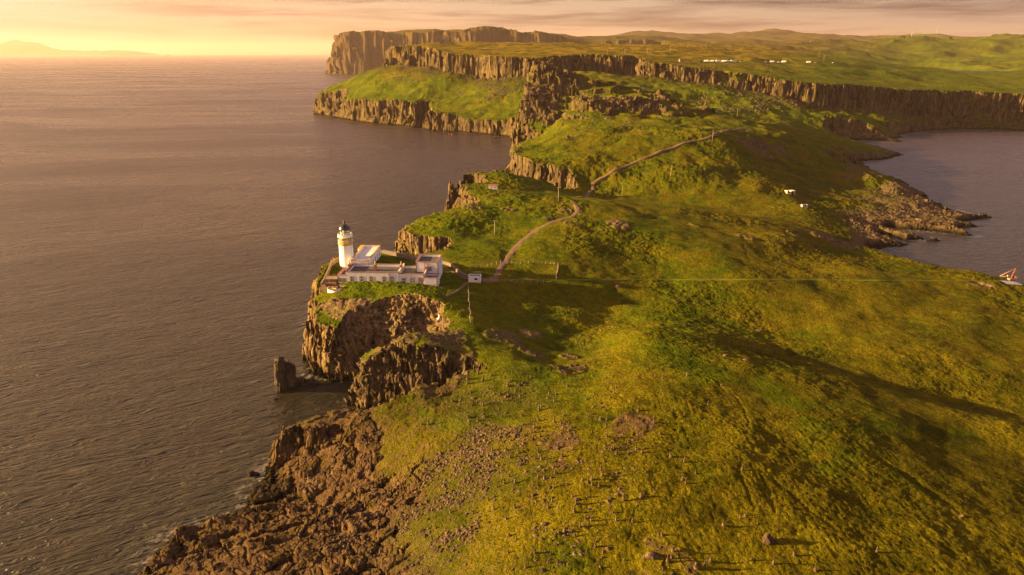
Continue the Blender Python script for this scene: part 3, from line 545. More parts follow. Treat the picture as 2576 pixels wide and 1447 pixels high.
# ------------------------------------------------------------------ build the land
Q = QUALITY
def rate(y):
    if 150 < y < 312 or 428 < y < 446: return 0.00095 / Q
    return 0.0020 / Q if y < 1120 else 0.0032 / Q
gX, gY = fan(88.0, 1500.0, rate, int(1700 * Q), -0.74, 0.98)
ground = terrain('ground', gX, gY, m_ground); ground['kind'] = 'structure'
gX2, gY2 = fan(1500.0, 9400.0, lambda y: 0.006 / Q, int(1500 * Q), -0.36, 0.98)
hills = terrain('hills', gX2, gY2, m_ground); hills['kind'] = 'structure'

lk_ = bmesh.new(); bmesh.ops.create_circle(lk_, cap_ends=True, segments=48, radius=1.0)
for v_ in lk_.verts: v_.co = Vector((LAKE[0] + v_.co.x * 200, LAKE[1] + v_.co.y * 230, LAKE[2]))
me_ = bpy.data.meshes.new('lake'); lk_.to_mesh(me_); lk_.free(); me_.materials.append(m_sea); lake = bpy.data.objects.new('lake', me_); C.objects.link(lake); lake['kind'] = 'structure'
# far islands on the horizon
def island(name, prof, Y, depth):
    co = []; n = len(prof); rows = 7
    for j in range(rows):
        f = math.sin(math.pi * j / (rows - 1)) if j not in (0, rows - 1) else 0
        for (dx, dy) in prof:
            p = V(dx, dy, Y); co.append((p[0], Y + depth * (j / (rows - 1) - 0.5), max(-5, p[2] * (f ** 0.8) * (1 + 0.05 * math.sin(dx * .13 + j)) - 4)))
    q = [[j * n + i, j * n + i + 1, (j + 1) * n + i + 1, (j + 1) * n + i] for j in range(rows - 1) for i in range(n - 1)]
    o = make_mesh(name, np.array(co), np.array(q), m_ground, True, {'rock': np.zeros(len(co)), 'talus': np.zeros(len(co))}); o['kind'] = 'structure'; return o
def smoothprof(pts):
    out = []; 
    for (a, b), (c, d) in zip(pts[:-1], pts[1:]):
        for i in range(8):
            t = i / 8; s = t * t * (3 - 2 * t); out.append((a + (c - a) * t, b + (d - b) * s + 0.35 * math.sin((a + (c - a) * t) * 0.9)))
    return out + [pts[-1]]
island('hills', smoothprof([(-60, 120), (-20, 112), (10, 107), (45, 102), (70, 104), (95, 112), (120, 121), (135, 125), (160, 125), (190, 127), (215, 129), (240, 127), (265, 128), (300, 126), (330, 129), (350, 131)]), 30000.0, 3500.0)

# ------------------------------------------------------------------ haze
hz = bpy.data.meshes.new('haze'); bm = bmesh.new(); bmesh.ops.create_cube(bm, size=1.0)
for v_ in bm.verts: v_.co = (v_.co.x * 60000, v_.co.y * 45000 + 19500, v_.co.z * 561 + 259.5)
bm.to_mesh(hz); bm.free()
m_haze, k = newmat('haze')
vol = k.new('ShaderNodeVolumePrincipled'); vol.inputs['Color'].default_value = (0.94, 0.66, 0.54, 1); vol.inputs['Density'].default_value = 0.000028; vol.inputs['Anisotropy'].default_value = 0.25
ho = k.new('ShaderNodeOutputMaterial'); k.l.new(vol.outputs[0], ho.inputs['Volume'])
hz.materials.append(m_haze); haze = bpy.data.objects.new('haze', hz); C.objects.link(haze); haze['kind'] = 'stuff'
haze['label'] = 'thin warm evening haze lying over the sea and the land'
# ================================================================== objects
bpy.context.view_layer.update()
from mathutils.bvhtree import BVHTree
def bvh_of(o):
    me = o.data; n = len(me.vertices); co = np.empty(n * 3, np.float32); me.vertices.foreach_get('co', co)
    return co.reshape(-1, 3)
CAMP = Vector((0, 0, CAM_H))
def hit(dx, dy, far=9000):
    """photo point -> point on the land"""
    a, b, c = ray(dx, dy); d = Vector((a, b, c)).normalized()
    best = None
    for g_ in (ground, hills):
        ok, loc, nrm_, _ = g_.ray_cast(CAMP, d, distance=far)
        if ok and (best is None or (loc - CAMP).length < (best - CAMP).length): best = loc
    return best if best is not None else Vector(W(dx, dy, 0))
def gz(x, y):
    for g_ in (ground, hills):
        ok, loc, _, _ = g_.ray_cast(Vector((x, y, 900)), Vector((0, 0, -1)))
        if ok: return loc.z
    return 0.0

def simple(name, c1, c2=None, scale=2.0, rough=0.8, spec=0.25, bump=0.0, metal=0.0, c3=None, th=(0.45, 0.65), streak=False):
    m, k = newmat(name)
    tc = k.new('ShaderNodeTexCoord').outputs['Object']
    v_ = k.vmath('MULTIPLY', tc, (1, 1, 0.25)) if streak else tc
    col = c1
    if c2 is not None: col = k.mix(k.mapr(k.noise(v_, scale, 5, 0.65), th[0], th[1]), c1, c2)
    if c3 is not None: col = k.mix(k.mapr(k.noise(tc, scale * 2.7, 4, 0.7), 0.56, 0.68), col, c3)
    n_ = k.bump(k.noise(tc, scale * 3, 4, 0.6), bump, 0.05) if bump else None
    bsdf(k, col, rough, spec, n_, metal); return m
M = {}
M['white'] = simple('white_paint', (0.80, 0.78, 0.75), (0.70, 0.67, 0.63), 0.7, 0.7, .3, .1, streak=True)
M['whitew'] = simple('weathered_white', (0.66, 0.62, 0.60), (0.46, 0.42, 0.40), 0.9, 0.85, .2, .2, c3=(0.56, 0.52, 0.49), th=(.5, .75), streak=True)
M['ochre'] = simple('ochre_paint', (0.55, 0.33, 0.045), (0.45, 0.27, 0.05), 1.0, 0.7)
M['stone'] = simple('stone_dressing', (0.24, 0.125, 0.06), (0.12, 0.06, 0.035), 3.0, 0.9, .15, .3)
M['cope'] = simple('red_coping', (0.24, 0.085, 0.04), (0.30, 0.16, 0.085), 1.2, 0.9, .15, .3)
M['plinth'] = simple('ochre_plinth', (0.42, 0.27, 0.13), (0.30, 0.19, 0.10), 1.2, 0.9, .1, .2)
M['roof'] = simple('roof_felt', (0.095, 0.078, 0.075), (0.065, 0.053, 0.052), 0.8, 0.85, .25)
M['roofw'] = simple('white_roof', (0.62, 0.58, 0.58), (0.54, 0.50, 0.50), 0.5, 0.8)
M['brick'] = simple('brick_stack', (0.30, 0.13, 0.07), (0.20, 0.09, 0.06), 3.0, 0.9, .15, .3)
M['pot'] = simple('chimney_pot', (0.62, 0.42, 0.20), (0.5, 0.32, 0.15), 3.0, 0.8)
M['glassd'] = simple('window_glass', (0.03, 0.028, 0.03), None, 1, 0.08, 0.6)
M['black'] = simple('black_paint', (0.018, 0.016, 0.018), (0.035, 0.03, 0.03), 2, 0.35, 0.5)
M['rust'] = simple('rusted_iron', (0.24, 0.075, 0.03), (0.15, 0.045, 0.02), 2.0, 0.8, .3, .3)
M['rusto'] = simple('orange_rust', (0.48, 0.20, 0.08), (0.30, 0.11, 0.05), 2.0, 0.8, .3)
M['wall'] = simple('drystone', (0.19, 0.14, 0.115), (0.10, 0.075, 0.06), 2.6, 0.95, .1, .8, c3=(0.27, 0.21, 0.17))
M['wallw'] = simple('stone_wall_warm', (0.30, 0.20, 0.12), (0.21, 0.14, 0.08), 1.5, 0.95, .1, .5)
M['paving'] = simple('paving', (0.24, 0.17, 0.10), (0.17, 0.12, 0.075), 0.8, 0.95, .1)
M['path'] = simple('trodden_gravel', (0.16, 0.095, 0.05), (0.09, 0.06, 0.032), 0.5, 0.95, .1, .5, c3=(0.21, 0.14, 0.085))
M['grasstrack'] = simple('mown_track', (0.11, 0.105, 0.008), (0.075, 0.08, 0.004), 0.3, 0.95, .1)
M['wood'] = simple('weathered_wood', (0.38, 0.27, 0.16), (0.28, 0.19, 0.12), 3.0, 0.85)
M['concrete'] = simple('concrete', (0.42, 0.37, 0.36), (0.34, 0.30, 0.29), 0.6, 0.9)
M['van'] = simple('white_body', (0.80, 0.79, 0.78), None, 1, 0.35, 0.5)
M['cardark'] = simple('dark_body', (0.07, 0.07, 0.09), None, 1, 0.3, 0.5)
M['carsilver'] = simple('silver_body', (0.45, 0.45, 0.46), None, 1, 0.3, 0.5)
M['carred'] = simple('red_body', (0.35, 0.05, 0.03), None, 1, 0.3, 0.5)
M['carbrown'] = simple('tan_body', (0.36, 0.22, 0.10), None, 1, 0.4, 0.5)
M['tyre'] = simple('tyre', (0.02, 0.02, 0.02), None, 1, 0.9)
M['skin'] = simple('skin', (0.45, 0.25, 0.17)); M['cloth'] = simple('jacket', (0.05, 0.04, 0.04)); M['trous'] = simple('trousers', (0.55, 0.48, 0.38))
M['lens'] = simple('lens_glass', (0.55, 0.50, 0.35), None, 1, 0.1, 0.8)
M['steel'] = simple('galvanised', (0.42, 0.38, 0.36), None, 1, 0.5, 0.5)
M['redbuoy'] = simple('buoy_red', (0.7, 0.05, 0.03), None, 1, 0.5, 0.5); M['orbuoy'] = simple('buoy_orange', (0.8, 0.28, 0.04), None, 1, 0.5, 0.5)
M['ship'] = simple('ship_paint', (0.20, 0.13, 0.12), None, 1, 0.6)
M['foamw'] = simple('pale_stone', (0.55, 0.45, 0.38), (0.42, 0.34, 0.29), 1.5, 0.9)
# clear lantern glazing
m, k = newmat('lantern_glass'); gl = k.new('ShaderNodeBsdfGlass'); gl.inputs['Roughness'].default_value = 0.02; gl.inputs['IOR'].default_value = 1.05
tr = k.new('ShaderNodeBsdfTransparent'); gs = k.new('ShaderNodeBsdfGlossy'); gs.inputs['Roughness'].default_value = 0.05
mx = k.new('ShaderNodeMixShader'); mx.inputs[0].default_value = 0.16; k.l.new(tr.outputs[0], mx.inputs[1]); k.l.new(gs.outputs[0], mx.inputs[2])
o_ = k.new('ShaderNodeOutputMaterial'); k.l.new(mx.outputs[0], o_.inputs[0]); M['clear'] = m
# rock for boulders and cairns, world-scale like the cliffs
m, k = newmat('boulder_rock'); P_ = k.new('ShaderNodeNewGeometry').outputs['Position']
c_ = k.ramp(k.noise(P_, 1.3, 6, 0.65), [(0.3, (0.04, 0.023, 0.014)), (0.5, (0.085, 0.052, 0.032)), (0.7, (0.145, 0.092, 0.058))])
c_ = k.mix(k.mapr(k.noise(P_, 5.0, 5, 0.7), 0.56, 0.68), c_, (0.24, 0.175, 0.12))
ri = k.new('ShaderNodeNewGeometry').outputs['Random Per Island']
v_ = k.mapr(ri, 0.0, 1.0, 0.5, 1.35); c_ = k.mix(1.0, c_, k.comb(v_, v_, v_), 'MULTIPLY')
bsdf(k, c_, 0.92, 0.05, k.bump(k.noise(P_, 4.0, 5, 0.65), 0.6, 0.15)); M['rock'] = m
m, k = newmat('stack_rock'); P_ = k.new('ShaderNodeNewGeometry').outputs['Position']; _, _, pz_ = k.sep(P_)
c_ = k.ramp(k.noise(k.vmath('MULTIPLY', P_, (1, 1, 0.25)), 0.7, 6, 0.65), [(0.3, (0.014, 0.009, 0.006)), (0.5, (0.05, 0.032, 0.019)), (0.7, (0.11, 0.073, 0.038))])
c_ = k.mix(k.mapr(pz_, 1.4, 0.3), c_, (0.018, 0.014, 0.008))
bsdf(k, c_, 0.9, 0.2, k.bump(k.noise(P_, 1.6, 5, 0.65), 0.8, 0.4)); M['stack'] = m

# ---- mesh helpers
def box(bm, x0, x1, y0, y1, z0, z1, M4=None):
    vs = [bm.verts.new(Vector(p)) for p in ((x0, y0, z0), (x1, y0, z0), (x1, y1, z0), (x0, y1, z0), (x0, y0, z1), (x1, y0, z1), (x1, y1, z1), (x0, y1, z1))]
    if M4 is not None:
        for v in vs: v.co = M4 @ v.co
    for f in ((3, 2, 1, 0), (4, 5, 6, 7), (0, 1, 5, 4), (1, 2, 6, 5), (2, 3, 7, 6), (3, 0, 4, 7)): bm.faces.new([vs[i] for i in f])
def lathe(bm, prof, n=32, cx=0, cy=0, smooth=True, M4=None):
    rings = []
    for r, z in prof:
        rg = [bm.verts.new(Vector((cx + r * math.cos(2 * math.pi * i / n), cy + r * math.sin(2 * math.pi * i / n), z))) for i in range(n)]
        if M4 is not None:
            for v in rg: v.co = M4 @ v.co
        rings.append(rg)
    for a, b in zip(rings[:-1], rings[1:]):
        for i in range(n):
            f = bm.faces.new((a[i], a[(i + 1) % n], b[(i + 1) % n], b[i])); f.smooth = smooth
    bm.faces.new(rings[0][::-1]); bm.faces.new(rings[-1])
def tube(bm, pts, r, n=8, r1=None):
    """one pipe through points; r1 = end radius"""
    pts = [Vector(p) for p in pts]; rings = []; m = len(pts)
    for i, p in enumerate(pts):
        t = (pts[min(i + 1, m - 1)] - pts[max(i - 1, 0)]).normalized()
        up_ = Vector((0, 0, 1)) if abs(t.z) < 0.9 else Vector((1, 0, 0))
        s_ = t.cross(up_).normalized(); u_ = s_.cross(t)
        rr = r if r1 is None else r + (r1 - r) * i / (m - 1)
        rings.append([bm.verts.new(p + (s_ * math.cos(2 * math.pi * j / n) + u_ * math.sin(2 * math.pi * j / n)) * rr) for j in range(n)])
    for a, b in zip(rings[:-1], rings[1:]):
        for j in range(n):
            f = bm.faces.new((a[j], a[(j + 1) % n], b[(j + 1) % n], b[j])); f.smooth = True
    bm.faces.new(rings[0][::-1]); bm.faces.new(rings[-1])
def ring(bm, R_, z, r, n=40, cx=0, cy=0, m=6):
    vs = []
    for i in range(n):
        a = 2 * math.pi * i / n
        vs.append([bm.verts.new((cx + (R_ + r * math.cos(2 * math.pi * j / m)) * math.cos(a), cy + (R_ + r * math.cos(2 * math.pi * j / m)) * math.sin(a), z + r * math.sin(2 * math.pi * j / m))) for j in range(m)])
    for i in range(n):
        for j in range(m): bm.faces.new((vs[i][j], vs[(i + 1) % n][j], vs[(i + 1) % n][(j + 1) % m], vs[i][(j + 1) % m]))
class B:
    """collects shapes for ONE mesh object"""
    def __enter__(s): s.bm = bmesh.new(); return s.bm
    def __exit__(s, *a): pass
def obj(name, bm, mat, parent=None, bevel=0.0):
    if bevel:
        bmesh.ops.bevel(bm, geom=list(bm.edges), offset=bevel, segments=1, affect='EDGES')
    bmesh.ops.recalc_face_normals(bm, faces=bm.faces)
    me = bpy.data.meshes.new(name); bm.to_mesh(me); bm.free(); me.materials.append(mat)
    o = bpy.data.objects.new(name, me); C.objects.link(o)
    if parent is not None: o.parent = parent
    return o
def part(name, mat, parent, fn, bevel=0.0):
    bm = bmesh.new(); fn(bm); return obj(name, bm, mat, parent, bevel)
def tag(o, label, cat, group=None):
    o['label'] = label; o['category'] = cat
    if group: o['group'] = group
    return o
def thing(name, label, cat, loc, rz=0.0, group=None):
    o = bpy.data.objects.new(name, None); C.objects.link(o); o.location = loc; o.rotation_euler = (0, 0, rz)
    return tag(o, label, cat, group)
def dup(root, loc, rz, label, sc_=1.0):
    r = root.copy(); C.objects.link(r); r.location = loc; r.rotation_euler = (0, 0, rz); r['label'] = label; r.scale = (sc_,) * 3
    for ch in list(root.children):
        c = ch.copy(); C.objects.link(c); c.parent = r
        for g in list(ch.children):
            d = g.copy(); C.objects.link(d); d.parent = c
    return r

# ------------------------------------------------------------------ lighthouse tower
TB = Vector((-67.6, 268.0, 23.6))
t = thing('lighthouse', 'tall round white lighthouse tower with ochre band and black domed lantern', 'lighthouse', TB)
part('tower', M['white'], t, lambda b: lathe(b, [(3.0, -1.5), (2.96, 0), (2.72, 9.5), (2.72, 9.7)], 48))
part('skirt', M['steel'], t, lambda b: lathe(b, [(3.08, -1.5), (3.08, 0.55), (2.98, 0.62)], 48))
part('corbel', M['ochre'], t, lambda b: lathe(b, [(2.72, 9.7), (2.85, 9.78), (3.02, 10.05), (3.06, 10.5), (2.95, 10.6)], 48))
dr = part('upper_drum', M['ochre'], t, lambda b: lathe(b, [(2.32, 10.5), (2.28, 12.7), (2.6, 12.85)], 48))
def rail(b, R_, z0, h, n=20, bars=3):
    for i in range(n):
        a = 2 * math.pi * i / n; tube(b, [(R_ * math.cos(a), R_ * math.sin(a), z0), (R_ * math.cos(a), R_ * math.sin(a), z0 + h)], 0.045, 5)
    for j in range(bars): ring(b, R_, z0 + h * (j + 1) / bars, 0.045)
part('lower_railing', M['white'], t, lambda b: rail(b, 2.9, 10.6, 1.15, 20, 3))
part('gallery', M['white'], t, lambda b: lathe(b, [(2.3, 12.72), (2.98, 12.9), (2.98, 13.08), (2.3, 13.1)], 48))
part('gallery_railing', M['white'], t, lambda b: rail(b, 2.9, 13.08, 1.1, 20, 3))
part('lantern_base', M['white'], t, lambda b: lathe(b, [(2.1, 13.1), (2.1, 13.75), (2.18, 13.8)], 36))
part('lantern_glazing', M['clear'], t, lambda b: lathe(b, [(2.02, 13.8), (2.02, 16.1)], 24, smooth=False))
def glz(b):
    for i in range(12):
        a = 2 * math.pi * i / 12; a2 = 2 * math.pi * (i + 1) / 12
        for z0, z1 in ((13.8, 14.95), (14.95, 16.1)):
            tube(b, [(2.06 * math.cos(a), 2.06 * math.sin(a), z0), (2.06 * math.cos(a2), 2.06 * math.sin(a2), z1)], 0.04, 5)
            tube(b, [(2.06 * math.cos(a2), 2.06 * math.sin(a2), z0), (2.06 * math.cos(a), 2.06 * math.sin(a), z1)], 0.04, 5)
    ring(b, 2.08, 14.95, 0.05); ring(b, 2.08, 13.82, 0.07)
part('astragals', M['black'], t, glz)
part('lens', M['lens'], t, lambda b: lathe(b, [(0.3, 13.7), (0.75, 14.1), (1.0, 14.5), (0.85, 14.75), (1.08, 15.0), (0.85, 15.25), (0.95, 15.5), (0.5, 15.9), (0.2, 16.0)], 24))
dome = part('dome', M['black'], t, lambda b: lathe(b, [(2.25, 16.05), (2.3, 16.15), (2.28, 16.3), (2.12, 16.85), (1.8, 17.35), (1.35, 17.8), (0.8, 18.1), (0.38, 18.22), (0.36, 18.45)], 40))
def fin(b):
    lathe(b, [(0.34, 18.4), (0.22, 18.5), (0.2, 18.7), (0.5, 18.9), (0.55, 19.05), (0.4, 19.25), (0.14, 19.4), (0.1, 19.75), (0.02, 19.9)], 16)
part('ventilator', M['black'], dome, fin)
part('drainpipe', M['rust'], t, lambda b: tube(b, [(-3.0, -0.6, 0), (-2.82, -0.55, 10.0)], 0.09, 6))

# ------------------------------------------------------------------ building parts
def flat_block(root, x0, x1, y0, y1, z0, z1, wallm, copem, roofm, sink=0.9, th=0.35, cope=0.16, plinth=None, tname='wall'):
    """roofless shell + sunken roof + coping, local metres"""
    def shell(b):
        for (a0, a1, b0, b1) in ((x0, x1, y0, y0 + th), (x0, x1, y1 - th, y1), (x0, x0 + th, y0 + th, y1 - th), (x1 - th, x1, y0 + th, y1 - th)):
            box(b, a0, a1, b0, b1, z0, z1)
    wl = part('wall', wallm, root, shell)
    part('roof', roofm, root, lambda b: box(b, x0 + th, x1 - th, y0 + th, y1 - th, z1 - sink - 0.3, z1 - sink))
    def cp(b):
        o_ = 0.08
        for (a0, a1, b0, b1) in ((x0 - o_, x1 + o_, y0 - o_, y0 + th + .05), (x0 - o_, x1 + o_, y1 - th - .05, y1 + o_), (x0 - o_, x0 + th + .05, y0 + th + .05, y1 - th - .05), (x1 - th - .05, x1 + o_, y0 + th + .05, y1 - th - .05)):
            box(b, a0, a1, b0, b1, z1, z1 + cope)
    part('coping', copem, root, cp)
    if plinth: part('plinth', M['plinth'], root, lambda b: box(b, x0 - 0.06, x1 + 0.06, y0 - 0.07, y0 - 0.002, z0, plinth))
    return wl
def quoins(b, x, y, z0, z1, side=1, w1=0.5, w2=0.28, h=0.34):
    z = z0; i = 0
    while z + h <= z1:
        wq = w1 if i % 2 == 0 else w2
        box(b, min(x, x + side * wq), max(x, x + side * wq), y - 0.035, y - 0.001, z, z + h - 0.02); z += h; i += 1
def window(root, x, y, z0, w_, h_, style='sash', boards=False):
    """sash window in the south wall at plane y, stone rybats round it"""
    def sur(b):
        quoins(b, x - w_ / 2 + 0.02, y, z0 - 0.1, z0 + h_ + .15, -1, 0.42, 0.2, 0.26); quoins(b, x + w_ / 2 - 0.02, y, z0 - 0.1, z0 + h_ + .15, 1, 0.42, 0.2, 0.26)
        box(b, x - w_ / 2 - 0.25, x + w_ / 2 + 0.25, y - 0.06, y - 0.002, z0 + h_, z0 + h_ + 0.22)
        box(b, x - w_ / 2 - 0.22, x + w_ / 2 + 0.22, y - 0.09, y - 0.002, z0 - 0.24, z0 - 0.06)
    wn = part('window', M['stone'], root, sur)
    if boards:
        part('shutter', M['wallw'], wn, lambda b: (box(b, x - w_ / 2, x - 0.015, y - 0.05, y - 0.003, z0 - 0.05, z0 + h_), box(b, x + 0.015, x + w_ / 2, y - 0.05, y - 0.003, z0 - 0.05, z0 + h_)))
        return
    part('pane', M['glassd'], wn, lambda b: box(b, x - w_ / 2, x + w_ / 2, y - 0.02, y - 0.003, z0 - 0.06, z0 + h_))
    def fr(b):
        f = 0.09
        box(b, x - w_ / 2, x - w_ / 2 + f, y - 0.07, y - 0.021, z0 - .06, z0 + h_); box(b, x + w_ / 2 - f, x + w_ / 2, y - 0.07, y - 0.021, z0 - .06, z0 + h_)
        box(b, x - w_ / 2 + f, x + w_ / 2 - f, y - 0.07, y - 0.021, z0 + h_ - f, z0 + h_); box(b, x - w_ / 2 + f, x + w_ / 2 - f, y - 0.07, y - 0.021, z0 - .06, z0 - .06 + f)
        box(b, x - w_ / 2 + f, x + w_ / 2 - f, y - 0.075, y - 0.021, z0 + h_ * .48, z0 + h_ * .48 + 0.12)
        if style == 'cross': box(b, x - .07, x + .07, y - 0.078, y - 0.021, z0 + f - .05, z0 + h_ - f)
    part('sash', M['white'], wn, fr)
def chimney(root, x, y, zb, zt, w_=0.8, d_=1.6, pots=2):
    def st(b):
        box(b, x - w_ / 2, x + w_ / 2, y - d_ / 2, y + d_ / 2, zb, zt - 0.25); box(b, x - w_ / 2 - .1, x + w_ / 2 + .1, y - d_ / 2 - .1, y + d_ / 2 + .1, zt - 0.25, zt)
    c_ = part('chimney', M['brick'], root, st)
    for i in range(pots):
        yy = y + (i - (pots - 1) / 2) * 0.7
        part('chimney_pot', M['pot'], c_, lambda b: lathe(b, [(0.2, zt), (0.2, zt + .2), (0.15, zt + .3), (0.14, zt + .95), (0.2, zt + 1.0), (0.18, zt + 1.1)], 10, x, yy))

# keepers' houses: long flat-roofed range, origin at its south-west corner
kh = thing('keepers_cottages', 'long low white flat-roofed keepers range with red copings and stone-edged windows', 'building', (-67.0, 248.6, 22.2), R(-2.5))
flat_block(kh, 0.0, 3.5, 0.0, 8.5, -2, 4.3, M['whitew'], M['cope'], M['roof'], 0.8, plinth=0.55)
flat_block(kh, 3.5, 23.6, -0.02, 11.0, -2, 5.5, M['whitew'], M['cope'], M['roof'], 1.0, plinth=0.55)
flat_block(kh, 23.6, 33.6, 0.3, 10.6, -3, 5.0, M['whitew'], M['cope'], M['roof'], 0.9, plinth=0.2)
flat_block(kh, 33.6, 38.6, 0.15, 5.4, -4, 3.6, M['whitew'], M['cope'], M['roof'], 0.8, plinth=-0.1)
for i, xx in enumerate((6.2, 9.9, 13.6, 18.6, 22.0 - 0.2, 0)):
    if i < 5: window(kh, xx - 0.6, -0.02, 1.9, 0.95, 1.8, 'cross' if i in (4,) else 'sash')
window(kh, 22.6, -0.02, 1.9, 0.95, 1.8) if False else None
for xx in (0.95, 2.55): window(kh, xx, 0.0, 1.9, 0.8, 0.9, boards=True)
window(kh, 25.6, 0.3, 1.35, 0.95, 1.75); window(kh, 28.9, 0.3, 1.35, 0.95, 1.75, 'cross'); window(kh, 32.0, 0.3, 1.3, 1.15, 1.95, boards=True)
part('gable', M['whitew'], kh, lambda b: box(b, 23.55, 23.95, 0.55, 10.8, 3.9, 6.0))
part('gable', M['cope'], kh, lambda b: box(b, 3.2, 3.62, 0.3, 10.8, 4.0, 5.95))
part('gable', M['whitew'], kh, lambda b: box(b, 33.4, 33.75, 0.6, 10.4, 3.9, 5.3))
for xx in (3.4, 13.6, 23.7): chimney(kh, xx, 5.8, 4.4, 7.0)
chimney(kh, 33.6, 6.0, 4.0, 6.3, pots=1)
for q_ in ((0.0, 0.0, 0.3, 4.2, 1), (38.6, 0.15, -0.6, 3.5, -1), (33.6, 0.29, 2.4, 4.9, -1)): part('quoin', M['stone'], kh, lambda b: quoins(b, *q_))
part('downpipe', M['cope'], kh, lambda b: box(b, 19.95, 20.12, -0.16, -0.03, -0.4, 5.4))
part('graffiti_panel', M['foamw'], kh, lambda b: box(b, 34.2, 37.6, 0.10, 0.148, -0.4, 1.1))
# tall rear block
rb = thing('rear_block', 'taller white flat-roofed block behind the east end of the long range', 'building', (-37.4, 253.3, 22.0), R(-2.5))
flat_block(rb, 0, 8.8, 0, 10.6, -2, 8.3, M['whitew'], M['cope'], M['roof'], 0.9)
window(rb, 5.6, 0.0, 4.9, 1.0, 1.3); 
for q_ in ((0, 0, 0, 8.2, 1), (8.8, 0, 0, 8.2, -1)): part('quoin', M['stone'], rb, lambda b: quoins(b, *q_))
part('downpipe', M['cope'], rb, lambda b: box(b, 3.3, 3.42, -0.12, -0.02, 4.0, 8.2))
# engine room beside the tower
er = thing('engine_house', 'white single-storey block with ochre parapet and pale flat roof touching the lighthouse tower', 'building', (-65.0, 262.3, 23.2), R(-1.5))
def shell(b):
    box(b, 0.3, 7.4, 0, 0.35, -1, 4.9); box(b, 0.3, 7.4, 22.3, 22.65, -1, 4.9); box(b, 7.05, 7.4, 0.35, 22.3, -1, 4.9); box(b, 0.3, 0.65, 0.35, 22.3, -1, 4.9)
part('wall', M['white'], er, shell)
part('roof', M['roofw'], er, lambda b: box(b, 0.65, 7.05, 0.35, 22.3, 4.0, 4.35))
def cope_er(b):
    box(b, 0.1, 7.55, -0.12, 0.5, 4.9, 5.1); box(b, 0.1, 7.55, 22.2, 22.8, 4.9, 5.1); box(b, 6.95, 7.55, 0.5, 22.2, 4.9, 5.1); box(b, 0.1, 0.75, 0.5, 22.2, 4.9, 5.1)
    box(b, -1.1, 0.1, 17.0, 22.8, 4.9, 5.1); box(b, 0.1, 0.9, -0.15, 0.6, 5.1, 5.45); box(b, 6.8, 7.55, -0.15, 0.6, 5.1, 5.45)
    for xx in (0.28, 7.2): box(b, xx, xx + .22, -0.05, -0.004, -0.5, 4.9)
part('parapet', M['ochre'], er, cope_er)
part('side_bay', M['white'], er, lambda b: box(b, -1.0, 0.298, 17.1, 22.6, -1, 4.9))
for yy in (2.5, 5.5, 8.5, 12.0, 16.0, 20.0):
    wn = part('window', M['white'], er, lambda b: (box(b, 7.402, 7.46, yy - .65, yy + .65, 0.9, 1.05), box(b, 7.402, 7.46, yy - .65, yy - .5, 1.05, 3.2), box(b, 7.402, 7.46, yy + .5, yy + .65, 1.05, 3.2), box(b, 7.402, 7.46, yy - .65, yy + .65, 3.2, 3.35)))
    part('pane', M['glassd'], wn, lambda b: box(b, 7.402, 7.43, yy - .5, yy + .5, 1.05, 3.2))

# ------------------------------------------------------------------ walls
def wall_run(name, label, cat, pts, th, h, mat, cm=None, sink=1.0, step=1.2):
    P_ = [Vector((p[0], p[1], 0)) for p in pts]; out = []
    for a, b in zip(P_[:-1], P_[1:]):
        n = max(1, int((b - a).length / step)); out += [a.lerp(b, i / n) for i in range(n)]
    out.append(P_[-1]); out = [P_[0]] + [(out[i - 1] + out[i] * 2 + out[i + 1]) / 4 for i in range(1, len(out) - 1)] + [P_[-1]]
    b = bmesh.new(); rings = []
    zs = [gz(p.x, p.y) for p in out]; zs = [sum(zs[max(0, i - 2):i + 3]) / len(zs[max(0, i - 2):i + 3]) for i in range(len(zs))]
    for i, p in enumerate(out):
        t_ = (out[min(i + 1, len(out) - 1)] - out[max(i - 1, 0)]).normalized(); s_ = Vector((-t_.y, t_.x, 0)) * th / 2
        z_ = zs[i]; hh_ = h + rng.uniform(-.04, .04) * h
        rings.append([b.verts.new((p + s_ * 1.15).to_tuple()[:2] + (z_ - sink,)), b.verts.new((p + s_).to_tuple()[:2] + (z_ + hh_,)), b.verts.new((p - s_).to_tuple()[:2] + (z_ + hh_,)), b.verts.new((p - s_ * 1.15).to_tuple()[:2] + (z_ - sink,))])
    for a_, c_ in zip(rings[:-1], rings[1:]):
        for j in range(3): b.faces.new((a_[j], c_[j], c_[j + 1], a_[j + 1]))
    b.faces.new(rings[0]); b.faces.new(rings[-1][::-1])
    return tag(obj(name, b, mat), label, cat)
def Wp(pts, z): return [W(a, b, z) for a, b in pts]
wall_run('boundary_wall', 'curving grey drystone wall closing the yard behind the lighthouse buildings', 'wall', Wp([(938, 636), (955, 637), (985, 642), (1015, 648), (1051, 656)], 23.2), 0.7, 1.7, M['wall'])
wall_run('boundary_wall', 'grey drystone wall curving down from the taller block to the gate hut', 'wall', Wp([(1107, 664), (1122, 667), (1136, 672), (1150, 684), (1164, 692), (1178, 697)], 22.6), 0.7, 1.3, M['wall'])
wall_run('parapet_wall', 'sunlit buff wall curving round the terrace at the cliff edge beside the tower', 'wall', [(-64.0, 276.5), (-69.5, 276.5), (-73.2, 274.0), (-74.4, 268), (-73.3, 260), (-72.9, 253), (-73.0, 247)], 0.55, 1.9, M['wallw'], sink=2)
def terr(b): box(b, -72.9, -67.4, 247.6, 266, 21, 23.5); box(b, -72.9, -65.2, 266, 275, 21, 23.5)
o = obj('paving', (lambda b: (terr(b), b)[1])(bmesh.new()), M['paving']); o['kind'] = 'structure'
def steps(b):
    for i in range(7): box(b, -72.6, -67.2, 247.4 - 0.5 * (i + 1), 247.4 - 0.5 * i, 20.5, 23.2 - 0.22 * i)
